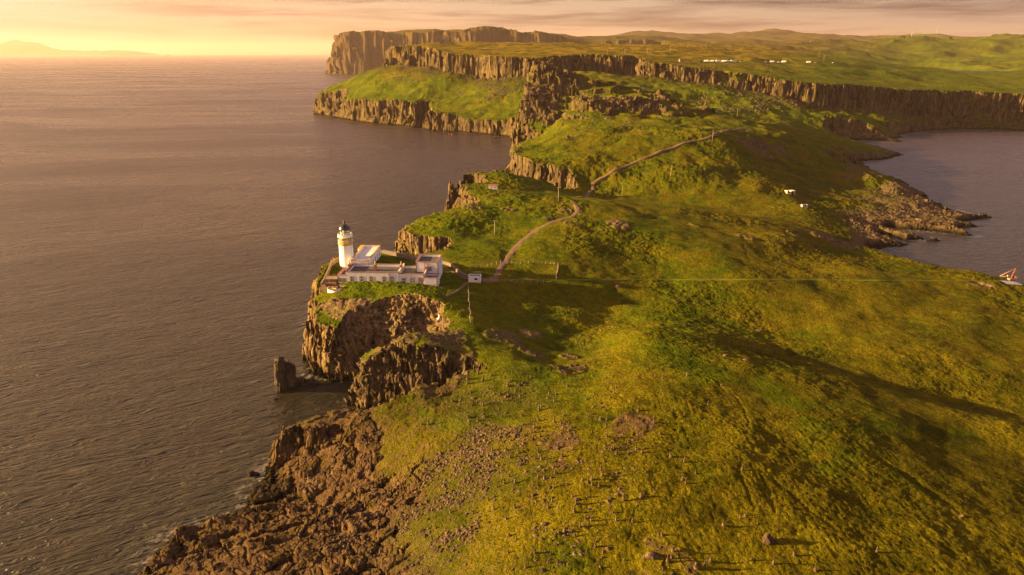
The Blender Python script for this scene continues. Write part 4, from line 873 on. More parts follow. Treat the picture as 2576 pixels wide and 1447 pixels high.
tag(obj('stone_steps', (lambda b: (steps(b), b)[1])(bmesh.new()), M['wallw']), 'brown stone steps running down from the terrace toward the foghorn', 'steps')
st_ = thing('store_shed', 'small brown flat-roofed lean-to against the west end of the long range', 'shed', (-72.0, 248.4, 23.4))
part('wall', M['stone'], st_, lambda b: box(b, 0.4, 4.6, 0.2, 3.6, -2, 1.3)); part('roof', M['paving'], st_, lambda b: box(b, 0.2, 4.75, 0.0, 3.8, 1.3, 1.45)); part('door', M['wallw'], st_, lambda b: box(b, 1.2, 2.2, 0.14, 0.198, -0.6, 1.1))

# ------------------------------------------------------------------ foghorn on its round base
fz = gz(-66.2, 243.0)
fp = thing('foghorn_platform', 'round whitewashed drum platform on the clifftop below the long range', 'platform', (-66.4, 243.2, 21.0))
part('drum', M['white'], fp, lambda b: lathe(b, [(3.2, -3.5), (3.15, 2.1)], 40))
part('rim', M['wallw'], fp, lambda b: lathe(b, [(3.22, 2.1), (3.22, 2.25), (2.85, 2.28), (2.8, 2.2)], 40))
part('deck', M['paving'], fp, lambda b: lathe(b, [(2.8, 2.15), (2.75, 2.24)], 32))
part('ramp', M['wallw'], fp, lambda b: box(b, 2.6, 5.2, 0.6, 3.4, -2.5, 1.9))
part('beam', M['pot'], fp, lambda b: box(b, -1.6, 1.4, -1.35, -1.1, 2.29, 2.5, Matrix.Rotation(R(-30), 4, 'Z')))
part('beam', M['pot'], fp, lambda b: box(b, 1.6, 4.6, 2.35, 2.6, 1.95, 2.4, Matrix.Rotation(R(-20), 4, 'Z')))
fh = thing('foghorn', 'rusty red foghorn trumpet lying on the round platform and pointing seaward', 'foghorn', (-66.3, 243.2, 23.2), R(188))
hm = Matrix.Translation((0.2, 0, 0.95)) @ Matrix.Rotation(R(84), 4, 'Y')
part('trumpet', M['rust'], fh, lambda b: lathe(b, [(0.28, -1.0), (0.34, 0), (0.42, 1.2), (0.52, 2.3), (0.66, 3.3), (0.74, 3.45), (0.62, 3.3), (0.45, 2.2), (0.1, 0.6)], 28, M4=hm))
part('bracket', M['rust'], fh, lambda b: box(b, 0.6, 0.85, -0.35, 0.35, 0.0, 0.75)); part('bracket', M['rust'], fh, lambda b: box(b, 2.0, 2.25, -0.4, 0.4, -0.1, 0.6))
part('compressor', M['rust'], fh, lambda b: lathe(b, [(0.4, 0.0), (0.42, 0.8), (0.2, 1.1)], 16, -1.0, 0))

# ------------------------------------------------------------------ gate hut and the other small buildings
def hut(name, label, loc, w_, d_, h_, rz, wm, rm_, wins=((.5,),), hs=0.9, ww=1.1, sunk=1.0, roof='flat', plinth=True):
    t_ = thing(name, label, 'hut', loc, rz)
    th = 0.3
    def sh(b):
        box(b, -w_ / 2, w_ / 2, 0, th, -sunk, h_); box(b, -w_ / 2, w_ / 2, d_ - th, d_, -sunk, h_); box(b, -w_ / 2, -w_ / 2 + th, th, d_ - th, -sunk, h_); box(b, w_ / 2 - th, w_ / 2, th, d_ - th, -sunk, h_)
    part('wall', wm, t_, sh)
    if roof == 'flat': part('roof', rm_, t_, lambda b: box(b, -w_ / 2 + th, w_ / 2 - th, th, d_ - th, h_ - .35, h_ - .18))
    if roof == 'pitch':
        def pr(b):
            vs = [b.verts.new(p) for p in ((-w_ / 2 - .15, -.15, h_), (w_ / 2 + .15, -.15, h_), (w_ / 2 + .15, d_ / 2, h_ + .8), (-w_ / 2 - .15, d_ / 2, h_ + .8), (-w_ / 2 - .15, d_ + .15, h_), (w_ / 2 + .15, d_ + .15, h_))]
            b.faces.new((vs[0], vs[1], vs[2], vs[3])); b.faces.new((vs[3], vs[2], vs[5], vs[4])); b.faces.new((vs[0], vs[3], vs[4])); b.faces.new((vs[1], vs[5], vs[2])); b.faces.new((vs[0], vs[4], vs[5], vs[1]))
        part('roof', rm_, t_, pr)
    for xx in wins:
        wn = part('window', M['white'] if wm is not M['concrete'] else M['stone'], t_, lambda b: (box(b, xx - ww / 2 - .14, xx + ww / 2 + .14, -0.05, -.004, h_ * .42 - .12, h_ * .42), box(b, xx - ww / 2 - .14, xx - ww / 2, -0.05, -.004, h_ * .42, h_ * .42 + hs), box(b, xx + ww / 2, xx + ww / 2 + .14, -0.05, -.004, h_ * .42, h_ * .42 + hs), box(b, xx - ww / 2 - .14, xx + ww / 2 + .14, -.05, -.004, h_ * .42 + hs, h_ * .42 + hs + .12)))
        part('pane', M['glassd'], wn, lambda b: box(b, xx - ww / 2, xx + ww / 2, -.02, -.004, h_ * .42, h_ * .42 + hs))
    if plinth: part('plinth', M['plinth'], t_, lambda b: box(b, -w_ / 2 - .04, w_ / 2 + .04, -0.05, -.003, -sunk, .35))
    return t_
p = hit(1194, 712)
hut('gate_hut', 'small square white concrete hut with one dark window at the end of the path', (p.x, p.y, p.z), 4.9, 3.2, 2.7, R(-1), M['whitew'], M['black'], (0.55,), 0.9, 1.3)
p = hit(1240, 477)
hut('lookout_shed', 'pale pitched-roof shed standing near the edge of the far promontory', (p.x, p.y, p.z), 5.2, 3.0, 2.1, R(-4), M['whitew'], M['cope'], (-1.2, 0.9), 0.6, 0.7, roof='pitch', plinth=False)
p = hit(1990, 490)
r_ = thing('ruined_hut', 'sunlit roofless concrete hut with two wide openings on the green slope', 'hut', (p.x, p.y, p.z), R(12))
def ruin(b):
    box(b, -3, 3, 3.2, 3.5, -1, 2.4); box(b, -3, -2.7, 0.3, 3.2, -1, 2.4); box(b, -3, -0.1, 0, 0.3, -1, 1.2); box(b, -0.3, 0.1, 0, 3.2, -.5, 2.4) ; box(b, 2.4, 3, 0, 0.3, -1, 2.4); box(b, 2.7, 3, 0.3, 3.2, -1, 2.4)
part('wall', M['pot'], r_, ruin); part('roof', M['whitew'], r_, lambda b: (box(b, -0.3, 3.1, -.1, 3.6, 2.4, 2.6), box(b, -3.1, -0.35, 2.4, 3.6, 2.4, 2.6), box(b, -3.1, -2.6, -.1, 2.39, 2.4, 2.6)))
p = hit(2025, 522)
hut('block_shelter', 'tiny pale block shelter with a rusty door below the roofless hut', (p.x, p.y, p.z), 3.8, 2.2, 1.7, R(4), M['concrete'], M['roof'], (0.2,), 0.9, 0.5, plinth=False)
def hit2(dx, dy, y_ok=(1000, 4000)): return hit(dx, dy)
p = hit(1716, 156)
hut('roadside_cabin', 'buff flat-roofed cabin at the left end of the parked vehicles on the plateau', (p.x, p.y, p.z), 8, 5, 4.2, R(5), M['wallw'], M['roof'], (-1.5,), 1.2, 1.4, plinth=False)
p = hit(1112, 111)
hut('clifftop_bothy', 'small dark stone bothy alone on the skyline of the far left plateau', (p.x, p.y, p.z - .3), 9, 6, 4.5, R(0), M['wall'], M['roof'], (), plinth=False)

# white marker on the clifftop
p = hit(1104.8, 802)
mk = thing('survey_marker', 'small white obelisk on a pale stone base in the grass below the buildings', 'marker', (p.x, p.y, p.z))
part('base', M['foamw'], mk, lambda b: lathe(b, [(1.0, -0.5), (0.95, .15), (.45, .45)], 7, smooth=False)); part('pillar', M['white'], mk, lambda b: lathe(b, [(.24, .4), (.17, 1.6), (.03, 1.75)], 4, smooth=False))

# ------------------------------------------------------------------ rusty derrick crane by the landing
p = hit(2543, 705)
cr = thing('derrick_crane', 'rusty orange derrick crane with slanting boom by the east shore landing', 'crane', (p.x, p.y, p.z), R(0))
part('base_block', M['wallw'], cr, lambda b: box(b, -1.2, 1.0, -.9, .9, -1.5, .9), .05)
def mast(b):
    for sx, sy in ((-.35, -.35), (.35, -.35), (.35, .35), (-.35, .35)): tube(b, [(sx * 1.6, sy, .9), (0.9 + sx * .4, sy * .4, 5.6)], 0.09, 6)
    for i in range(6):
        f0, f1 = i / 6, (i + 1) / 6
        q0 = lambda f, sx, sy: (sx * 1.6 * (1 - f) + (0.9 + sx * .4) * f, sy * (1 - .6 * f), .9 + 4.7 * f)
        tube(b, [q0(f0, -.35, -.35), q0(f1, .35, -.35)], .05, 5); tube(b, [q0(f0, .35, -.35), q0(f1, -.35, -.35)], .05, 5); tube(b, [q0(f0, -.35, .35), q0(f1, .35, .35)], .05, 5)
part('mast', M['rusto'], cr, mast)
part('boom', M['rusto'], cr, lambda b: tube(b, [(0.9, 0, 5.6), (-5.2, .3, 1.9)], 0.14, 8)); part('tie_beam', M['pot'], cr, lambda b: tube(b, [(0.2, 0, 1.6), (-5.2, .3, 1.9)], 0.12, 8))
part('winch', M['rust'], cr, lambda b: (lathe(b, [(.45, -0.5), (.45, .5)], 14, M4=Matrix.Translation((.1, -.1, 1.9)) @ Matrix.Rotation(R(90), 4, 'X')), box(b, -.3, .9, -.5, .5, 1.0, 1.5)))
part('counterweight', M['pot'], cr, lambda b: lathe(b, [(.28, 1.75), (.3, 2.2), (.12, 2.5)], 10, -1.9, .1))
def rl(b):
    for i in range(4): tube(b, [(1.6 + i * .7, 1.0 - .2 * i, -.6), (1.6 + i * .7, 1.0 - .2 * i, 1.7 - .15 * i)], .05, 5)
    for zz in (1.0, 1.65): tube(b, [(1.6, 1.0, zz), (3.7, .4, zz - .4)], .05, 5)
tag(part('hand_rail', M['rusto'], None, rl), 'short rusty hand rail at the right foot of the derrick crane', 'railing'); bpy.data.objects['hand_rail'].location = (p.x, p.y, p.z)

# ------------------------------------------------------------------ poles
def make_pole(h):
    t_ = thing('utility_pole', 'x', 'utility pole', (0, 0, 0), 0, 'wooden poles of the power line')
    part('post', M['wood'], t_, lambda b: tube(b, [(0, 0, -1), (0, 0, h)], .15, 8, .11)); part('crossarm', M['wood'], t_, lambda b: box(b, -.75, .75, -.06, .06, h - .35, h - .2))
    for xx in (-.65, 0.62): part('insulator', M['white'], t_, lambda b: lathe(b, [(.05, h - .2), (.07, h - .1), (.03, h)], 6, xx, 0))
    return t_
POLES = [(1049.5, 648, 7.6, 'pole with crossarm beside the taller block, against the inlet cliff', None), (1244.5, 592, 7.4, 'pole alone on the bright green slope left of the track', None),
         (1404.5, 508, 8.0, 'pole just left of the track bend on the rocky rise', None), (1564, 494, 7.6, 'pole in the shaded hollow right of the track bend', None), (1686, 443, 7.6, 'tilted pole halfway up the hill, right of the path', None),
         (1792, 353, 8.0, 'pole touching the path near the top of the hill', None), (1854, 294, 9.5, 'pole on the far slope beyond the path end, before the inland cliffs', None),
         (1528.5, 141.5, 10, 'leftmost pole on the plateau edge', None), (1572, 138, 10, 'second pole from the left along the plateau', None), (1629, 134, 10, 'third pole from the left along the plateau', None), (1686, 131.4, 10, 'fourth pole from the left along the plateau', None),
         (1730, 121, 10, 'fifth plateau pole, beside the lit mound', None), (1776, 119, 11, 'sixth plateau pole, on the shaded ridge behind', None), (2060, 143, 10, 'left pole of the pair above the right-hand parked cars', None), (2072, 153, 10, 'right, lower pole of the pair above the right-hand parked cars', None)]
pp = None
for i, (a, b_, h_, lb, _) in enumerate(POLES):
    p = hit(a, b_)
    if pp is None: pp = make_pole(8.0); o = pp; o['label'] = 'wooden ' + lb; o.location = p; o.rotation_euler = (0, 0, R(10))
    else: o = dup(pp, p, R(rng.uniform(-30, 30)), 'wooden ' + lb, h_ / 8.0)
    if i == 4: o.rotation_euler = (0, R(6), R(0))
    if i == 3: o.rotation_euler = (0, R(3), R(8))

# ------------------------------------------------------------------ fences: posts and wires per run
def fence(label, pts, n, h=1.25, z=21):
    A = [hit(*q) for q in pts]; segs = [(a, b, (b - a).length) for a, b in zip(A[:-1], A[1:])]; L = sum(s[2] for s in segs)
    f = thing('post_fence', label, 'fence', A[0]); tops = []
    for i in range(n):
        d = L * i / (n - 1) * 0.9999
        for a, b, l in segs:
            if d <= l: q = a.lerp(b, d / l); break
            d -= l
        q = q + Vector((rng.uniform(-.2, .2), rng.uniform(-.2, .2), 0)); zz = gz(q.x, q.y); base = Vector((q.x, q.y, zz)) - A[0]
        lean = Vector((rng.uniform(-.12, .12), rng.uniform(-.1, .1), h)); tops.append(base + lean)
        part('post', M['wood'], f, lambda b: tube(b, [base - Vector((0, 0, .4)), base + lean], .085, 6))
    def wires(b):
        for fr_ in (.45, .9):
            tube(b, [t_ - Vector((0, 0, h * (1 - fr_))) for t_ in tops], .015, 4)
    part('wire', M['steel'], f, wires)
fence('post and wire fence crossing the slope right of the path above the long straight track', [(1276, 664), (1330, 663), (1390, 665), (1404, 668)], 13)
fence('post and wire fence left of the path, sagging toward the drystone wall', [(1260, 663), (1238, 668), (1205, 675), (1185, 680)], 7)
fence('post and wire fence along the lower side of the straight track', [(1235, 709), (1270, 710), (1310, 711), (1368, 712)], 9)
fence('fence running down the shaded grass from the gate hut toward the bottom', [(1176, 716), (1179, 750), (1182, 790), (1183, 812)], 12)
wall_run('turf_dyke', 'thin pale broken stone dyke linking the upper fence to the straight track', 'wall', [tuple(hit(*q)) for q in ((1404, 667), (1403, 680), (1399, 695), (1400, 704))], .5, .5, M['wallw'])

# ------------------------------------------------------------------ paths laid on the ground
def catmull(pts, step=1.5):
    out = []
    P_ = [pts[0]] + pts + [pts[-1]]
    for i in range(1, len(P_) - 2):
        p0, p1, p2, p3 = P_[i - 1:i + 3]; n = max(2, int((p2 - p1).length / step))
        for j in range(n):
            t_ = j / n
            out.append(0.5 * ((2 * p1) + (p2 - p0) * t_ + (2 * p0 - 5 * p1 + 4 * p2 - p3) * t_ ** 2 + (3 * p1 - p0 - 3 * p2 + p3) * t_ ** 3))
    return out + [pts[-1]]
def ribbon(name, pts, w_, mat, lift=.10, step=1.5, m=5):
    """a trodden strip that follows the ground"""
    P_ = catmull([Vector((p.x, p.y, 0)) for p in pts], step); co = []; zz = []
    for i, p in enumerate(P_):
        t_ = (P_[min(i + 1, len(P_) - 1)] - P_[max(i - 1, 0)]).normalized(); s_ = Vector((-t_.y, t_.x, 0))
        wl = w_ * (1 + .22 * math.sin(i * .7) * math.sin(i * .23 + 1)) * (1 + rng.uniform(-.08, .08)) / 2
        zc = gz(p.x, p.y)
        for j in range(m + 1):
            f_ = j / m * 2 - 1; q = p + s_ * wl * f_; z_ = gz(q.x, q.y)
            co.append((q.x, q.y, (z_ * .5 + zc * .5 if abs(f_) < .99 else z_ - .05) + (lift if abs(f_) < .99 else -.02)))
    q = [[i * (m + 1) + j, i * (m + 1) + j + 1, (i + 1) * (m + 1) + j + 1, (i + 1) * (m + 1) + j] for i in range(len(P_) - 1) for j in range(m)]
    co = np.array(co); zc = co[:, 2].reshape(-1, m + 1)
    for _ in range(2): zc[1:-1, 1:-1] = np.maximum(zc[1:-1, 1:-1], (zc[:-2, 1:-1] + zc[2:, 1:-1]) / 2)
    o = make_mesh(name, co, np.array(q), mat); o['kind'] = 'structure'; return o
ribbon('path', [hit(*q) for q in ((1212, 705), (1236, 704), (1246, 698), (1257, 678), (1266, 664), (1282, 643), (1300, 621), (1320, 601), (1350, 578), (1380, 563), (1410, 552), (1436, 545), (1449, 537), (1454, 527), (1449, 516), (1440, 507))], 3.4, M['path'])
ribbon('path', [hit(*q) for q in ((1456, 497), (1480, 489), (1493, 478), (1491, 466), (1502, 454), (1530, 440), (1575, 418), (1620, 398), (1680, 376), (1740, 355), (1795, 340), (1830, 327), (1862, 324), (1893, 326))], 3.2, M['path'], .3, 3.0)
ribbon('path', [hit(*q) for q in ((1107, 672), (1130, 679), (1150, 689), (1170, 698), (1178, 703))], 1.8, M['path'])
ribbon('path', [hit(*q) for q in ((1172, 712), (1162, 722), (1150, 732), (1128, 742), (1118, 748))], 1.3, M['path'])
ribbon('path', [hit(x_, 703.5 + (0 if x_ < 2000 else (x_ - 2000) * .008)) for x_ in range(1246, 2520, 30)], 1.7, M['grasstrack'], .06)
ribbon('landing_slab', [hit(2521, 710), hit(2545, 712), hit(2568, 715)], 4.0, M['concrete'], .25)

# ------------------------------------------------------------------ person on the path
p = hit(1264.7, 662)
pe = thing('person', 'lone walker in a dark jacket and pale trousers standing where the path meets the fence', 'person', (p.x - .8, p.y, p.z + .05), R(20))
def skin_body(verts, edges, radii, mat, name, parent):
    me = bpy.data.meshes.new(name); me.from_pydata(verts, edges, []); o = bpy.data.objects.new(name, me); C.objects.link(o)
    mod = o.modifiers.new('s', 'SKIN'); mod.use_smooth_shade = True
    for i, r in enumerate(radii): me.skin_vertices[0].data[i].radius = (r, r)
    me.skin_vertices[0].data[0].use_root = True
    o.modifiers.new('ss', 'SUBSURF').levels = 1; o.modifiers['ss'].render_levels = 1; me.materials.append(mat); o.parent = parent; return o
bv = [(0, 0, .95), (0, 0, 1.15), (0, 0, 1.42), (0, .01, 1.52), (0, 0, 1.64), (0, 0, 1.76), (.1, 0, .9), (.13, .1, .5), (.13, -.02, .08), (.13, -.16, .03), (-.1, 0, .9), (-.12, -.08, .5), (-.12, .02, .08), (-.12, -.14, .03),
      (.2, 0, 1.42), (.27, 0, 1.14), (.27, -.1, .9), (.27, -.14, .8), (-.2, 0, 1.42), (-.27, .02, 1.14), (-.27, -.06, .9), (-.27, -.1, .8)]
be = [(0, 1), (1, 2), (2, 3), (3, 4), (4, 5), (0, 6), (6, 7), (7, 8), (8, 9), (0, 10), (10, 11), (11, 12), (12, 13), (2, 14), (14, 15), (15, 16), (16, 17), (2, 18), (18, 19), (19, 20), (20, 21)]
br = [.15, .14, .16, .06, .10, .07, .10, .065, .05, .05, .10, .065, .05, .05, .075, .05, .04, .045, .075, .05, .04, .045]
skin_body(bv, be, br, M['skin'], 'body', pe)
part('trousers', M['trous'], pe, lambda b: (tube(b, [(.08, 0, .98), (.12, .02, .75), (.135, .1, .5), (.13, -.02, .1)], .13, 10, .075), tube(b, [(-.08, 0, .98), (-.11, -.02, .75), (-.125, -.08, .5), (-.12, .02, .1)], .13, 10, .075)))
part('jacket', M['cloth'], pe, lambda b: (lathe(b, [(.19, .88), (.185, 1.1), (.21, 1.4), (.09, 1.54)], 16), tube(b, [(.19, 0, 1.44), (.285, 0, 1.14), (.28, -.1, .9)], .085, 8, .06), tube(b, [(-.19, 0, 1.44), (-.285, .02, 1.14), (-.28, -.06, .9)], .085, 8, .06)))
part('hair', M['black'], pe, lambda b: lathe(b, [(.125, 1.68), (.13, 1.76), (.09, 1.84), (.02, 1.87)], 14))

# ------------------------------------------------------------------ vehicles on the plateau
def motorhome(mat, L=7.0, H=2.9, low=False):
    t_ = thing('motorhome', 'x', 'motorhome', (0, 0, 0), 0, 'vehicles parked along the plateau road')
    part('body', mat, t_, lambda b: (box(b, -L / 2, L / 2 - 1.3, -1.1, 1.1, .5, H), box(b, L / 2 - 1.3, L / 2 + .2, -1.05, 1.05, .5, 1.5), box(b, L / 2 - 1.3, L / 2 - .2, -1.0, 1.0, 1.5, H - .5)), .08)
    part('window', M['glassd'], t_, lambda b: box(b, -L / 2 + 1.0, -L / 2 + 2.4, -1.13, -1.101, 1.6, 2.2)); part('window', M['glassd'], t_, lambda b: box(b, L / 2 - 1.1, L / 2 - .35, -1.03, -1.001, 1.55, 2.1)); part('stripe', M['cardark'], t_, lambda b: box(b, -L / 2 + .2, L / 2 - 1.5, -1.12, -1.101, .75, .95))
    for xx in (-L / 2 + 1.3, L / 2 - .8): part('wheel', M['tyre'], t_, lambda b: lathe(b, [(.38, -1.12), (.38, 1.12)], 14, M4=Matrix.Translation((xx, 0, .38)) @ Matrix.Rotation(R(90), 4, 'X')))
    return t_
def car(mat):
    t_ = thing('parked_car', 'x', 'car', (0, 0, 0), 0, 'vehicles parked along the plateau road')
    part('body', mat, t_, lambda b: (box(b, -2.2, 2.2, -.88, .88, .3, .95)), .1)
    def cab(b):
        vs = [b.verts.new(v) for v in ((-1.8, -.82, .93), (1.2, -.82, .93), (1.2, .82, .93), (-1.8, .82, .93), (-1.3, -.68, 1.5), (.5, -.68, 1.5), (.5, .68, 1.5), (-1.3, .68, 1.5))]
        for f in ((4, 5, 6, 7), (0, 1, 5, 4), (1, 2, 6, 5), (2, 3, 7, 6), (3, 0, 4, 7)): b.faces.new([vs[i] for i in f])
    part('window', M['glassd'], t_, cab); part('roof', mat, t_, lambda b: box(b, -1.3, .5, -.69, .69, 1.49, 1.56))
    for xx in (-1.35, 1.4): part('wheel', M['tyre'], t_, lambda b: lathe(b, [(.32, -.9), (.32, .9)], 12, M4=Matrix.Translation((xx, 0, .32)) @ Matrix.Rotation(R(90), 4, 'X')))
    return t_
VEH = [(1776, 'm', 'first white motorhome from the left of the parked row, nearest the buff cabin'), (1785, 'w', 'small white car tucked behind the first motorhome of the row'), (1791, 'r', 'white and red camper van, second motorhome from the left of the row'), (1796, 'd', 'dark car half hidden beside the tallest white motorhome'),
       (1806, 'M', 'tallest white motorhome, near the middle of the parked row'), (1819.5, 'm', 'white motorhome just right of the tallest one'), (1829.5, 'm', 'third white motorhome from the right end of the close row'), (1842, 'M', 'long white motorhome at the right end of the close row'),
       (1854, 'b', 'tan van right of the last motorhome of the close row'), (1863, 's', 'silver car at the right end of the close row, beside the tan van'), (1920, 'd', 'dark-sided car, leftmost of the loose group in the middle distance'), (1926, 's', 'silver car next to the leftmost of the loose group'),
       (1942, 'm', 'white camper van in the middle of the loose group'), (1958, 'w', 'small white car with its door side shaded, in the loose group'), (1971.5, 'M', 'white motorhome at the right of the loose group'),
       (2034, 'm', 'white motorhome standing apart to the right of the loose group'), (2052, 'w', 'small white car at the right-hand end, past the lone motorhome'), (2096, 'w', 'white car farthest right on the plateau road')]
proto = {}
for i, (dx, kd, lb) in enumerate(VEH):
    dy = 155.5 + (dx - 1776) * .011 if dx < 1900 else (156.8 + (dx - 1920) * .012)
    q = hit(dx, dy); q.z = gz(q.x, q.y) - .1
    if kd not in proto:
        proto[kd] = o = {'m': lambda: motorhome(M['van']), 'M': lambda: motorhome(M['van'], 7.6, 3.2), 'r': lambda: motorhome(M['van'], 6.5, 2.7), 'w': lambda: car(M['van']), 'd': lambda: car(M['cardark']), 's': lambda: car(M['carsilver']), 'b': lambda: motorhome(M['carbrown'], 5.2, 2.3)}[kd]()
        o['label'] = lb; o.location = q; o.rotation_euler = (0, 0, R(180 + rng.uniform(-15, 15)))
        if kd == 'b': o['category'] = 'van'; o.name = 'parked_van'
        if kd == 'r': part('awning', M['carred'], o, lambda b: box(b, -1.5, 1.2, -1.3, -1.12, 2.3, 2.42))
    else: dup(proto[kd], q, R(180 + rng.uniform(-20, 20)), lb)

# ------------------------------------------------------------------ hill masts, ship, buoys
def mast_(label, dx, dy, h, Y=None):
    p = hit(dx, dy); t_ = thing('radio_mast', label, 'mast', (p.x, p.y, p.z - 2), 0, 'radio masts on the far ridge')
    def lat(b):
        w0, w1 = h * .055, h * .012; n = 8
        for sx, sy in ((-1, -1), (1, -1), (1, 1), (-1, 1)): tube(b, [(sx * w0, sy * w0, 0), (sx * w1, sy * w1, h)], .45, 4)
        for i in range(n):
            z0, z1 = h * i / n, h * (i + 1) / n; a, c = w0 + (w1 - w0) * i / n, w0 + (w1 - w0) * (i + 1) / n
            tube(b, [(-a, -a, z0), (c, -c, z1)], .3, 4); tube(b, [(a, -a, z0), (-c, -c, z1)], .3, 4)
    part('lattice', M['steel'], t_, lat); part('aerial', M['steel'], t_, lambda b: tube(b, [(0, 0, h), (0, 0, h * 1.15)], .3, 4))
mast_('tall thin lattice mast on the right of the far ridge', 2355, 87, 46); mast_('short stout mast on the far ridge left of the tall one', 2293, 92, 24)
p = W(431, 134, 0)
sy_ = 25000.0; sx_ = sy_ * (431 - 1288) / F * 0.955
sh = thing('cargo_ship', 'faint hazy ship on the horizon left of the headlands', 'ship', (sx_, sy_, 0), R(8))
def hull(b):
    pr = [(-90, 9), (-80, 12), (60, 12), (95, 0)]
    top = [b.verts.new((x, y, 16 if x < 60 else 20)) for x, y in pr] + [b.verts.new((x, -y, 16 if x < 60 else 20)) for x, y in pr[::-1][1:]]
    bot = [b.verts.new((v.co.x * .93, v.co.y * .8, -3)) for v in top]
    b.faces.new(top); n = len(top)
    for i in range(n): b.faces.new((bot[i], bot[(i + 1) % n], top[(i + 1) % n], top[i]))
part('hull', M['ship'], sh, hull); part('bridge', M['ship'], sh, lambda b: (box(b, -20, 25, -9, 9, 16, 30), box(b, 0, 18, -8, 8, 30, 44))); part('funnel', M['ship'], sh, lambda b: lathe(b, [(5, 30), (4, 52)], 10, -8, 0))
for dx, dy, mt, lb in ((1129, 338, 'redbuoy', 'small red buoy floating below the left-hand sea cliffs'), (1136.5, 338.5, 'orbuoy', 'small orange buoy floating right of the red buoy')):
    q = W(dx, dy, 0); t_ = thing('mooring_buoy', lb, 'buoy', (q[0], q[1], 0), 0, 'mooring buoys'); part('float', M[mt], t_, lambda b: lathe(b, [(.1, -.4), (.5, -.1), (.55, .3), (.2, .8)], 12)); part('pin', M[mt], t_, lambda b: tube(b, [(0, 0, .7), (0, 0, 1.3)], .08, 5))

# ------------------------------------------------------------------ rocks
def rock_mesh(name, seed, sub=2, sx=1, sy=1, sz=1, rough=.28, mat=None, plane=5):
    r_ = random.Random(seed); bm = bmesh.new(); bmesh.ops.create_icosphere(bm, subdivisions=sub, radius=1)
    cuts = [(Vector((r_.uniform(-1, 1), r_.uniform(-1, 1), r_.uniform(-.3, 1))).normalized(), r_.uniform(.5, .85)) for _ in range(plane)]
    from mathutils import noise as mn
    for v in bm.verts:
        v.co *= 1 + mn.fractal(v.co * 1.3 + Vector((seed * 3.1, 0, 0)), 1, 2, 3) * rough
        for n_, d_ in cuts:
            q = v.co.dot(n_)
            if q > d_: v.co -= n_ * (q - d_) * .92
        v.co = Vector((v.co.x * sx, v.co.y * sy, v.co.z * sz))
    bmesh.ops.recalc_face_normals(bm, faces=bm.faces)
    me = bpy.data.meshes.new(name); bm.to_mesh(me); bm.free(); me.materials.append(mat or M['rock']); return me
# the lone big boulder
p = hit(1933, 1362)
o = bpy.data.objects.new('boulder', rock_mesh('boulder', 5, 4, 1.1, .95, 1.4, .22, plane=7)); C.objects.link(o); o.location = (p.x, p.y, p.z + .5); o.rotation_euler = (0, 0, .5)
tag(o, 'large upright pointed boulder alone in a dark turf hollow near the bottom', 'boulder')
for dx, dy, s, lb in ((1822, 896, .75, 'rounded sunlit boulder on the crest of the grassy bump'), (1876, 906, .8, 'grey boulder in shade just right of the sunlit one on the grassy bump'), (1908, 833, .8, 'grey boulder alone in the middle of the shaded slope'), (2420, 1300, .6, 'small grey boulder low on the right-hand slope'),
                      (1640, 1398, .9, 'pale broken boulder at the top of the bottom outcrop'), (1553, 722, .9, 'pale flat stone just below the straight track')):
    p = hit(dx, dy); o = bpy.data.objects.new('boulder', rock_mesh('boulder', int(dx), 3, 1.2, 1, .9, .25)); C.objects.link(o); o.location = (p.x, p.y, p.z); o.scale = (s, s, s); tag(o, lb, 'boulder')

# sea stack: a columnar pillar with a lower lobe
def stack_mesh(name, cx, cy, rx, ry, H, seed, ang=0.0, lean=(0, 0)):
    n, m = 72, 30; co = []; q = []
    th = np.linspace(0, 2 * np.pi, n, endpoint=False)
    for j in range(m + 1):
        f = j / m; zz = -3 + (H + 3) * min(1, f * 1.12); cap = 1.0 if f <= .89 else max(0.0, 1 - ((f - .89) / .11)) ** .7
        x = np.cos(th); y = np.sin(th); p_ = (np.abs(x) ** 3 + np.abs(y) ** 3) ** (-1 / 3)
        X = x * p_ * rx; Y = y * p_ * ry
        f1, f2, r, _, _ = worley(X * 1.0 + 50 + cx, Y + 50 + cy, 1.7, seed)
        f3, f4, r2, _, _ = worley(th * 3.0 + 10, np.full(n, zz * .45), 1.0, seed + 3)
        k_ = (1 + (r - .5) * .24 + (r2 - .5) * .16 - (1 - sstep(f2 - f1, 0, .2)) * .07) * (1.12 - .3 * f) * cap * (1 + .12 * np.sin(zz * 1.1 + th * 2))
        co += [(a, b, zz + (rr - .5) * (2.6 if f > .8 else .4) - (max(0, a) * .55 if f > .5 else 0)) for a, b, rr in zip(X * k_ + lean[0] * f, Y * k_ + lean[1] * f, r)]
    for j in range(m):
        for i in range(n): q.append([j * n + i, j * n + (i + 1) % n, (j + 1) * n + (i + 1) % n, (j + 1) * n + i])
    me = make_mesh(name, np.array(co), np.array(q), M['stack'], False); me.location = (cx, cy, 0); me.rotation_euler = (0, 0, ang); return me
q0 = W(722, 990, 0)
ss = stack_mesh('sea_stack', -77.3, 206.0, 2.1, 2.6, 10.2, 3, .3); tag(ss, 'tall squared rock stack standing in the sea off the lighthouse cliff', 'sea stack')
s2 = stack_mesh('rock_column', 2.9, .8, 1.9, 2.4, 8.4, 6, .1); s2.parent = ss
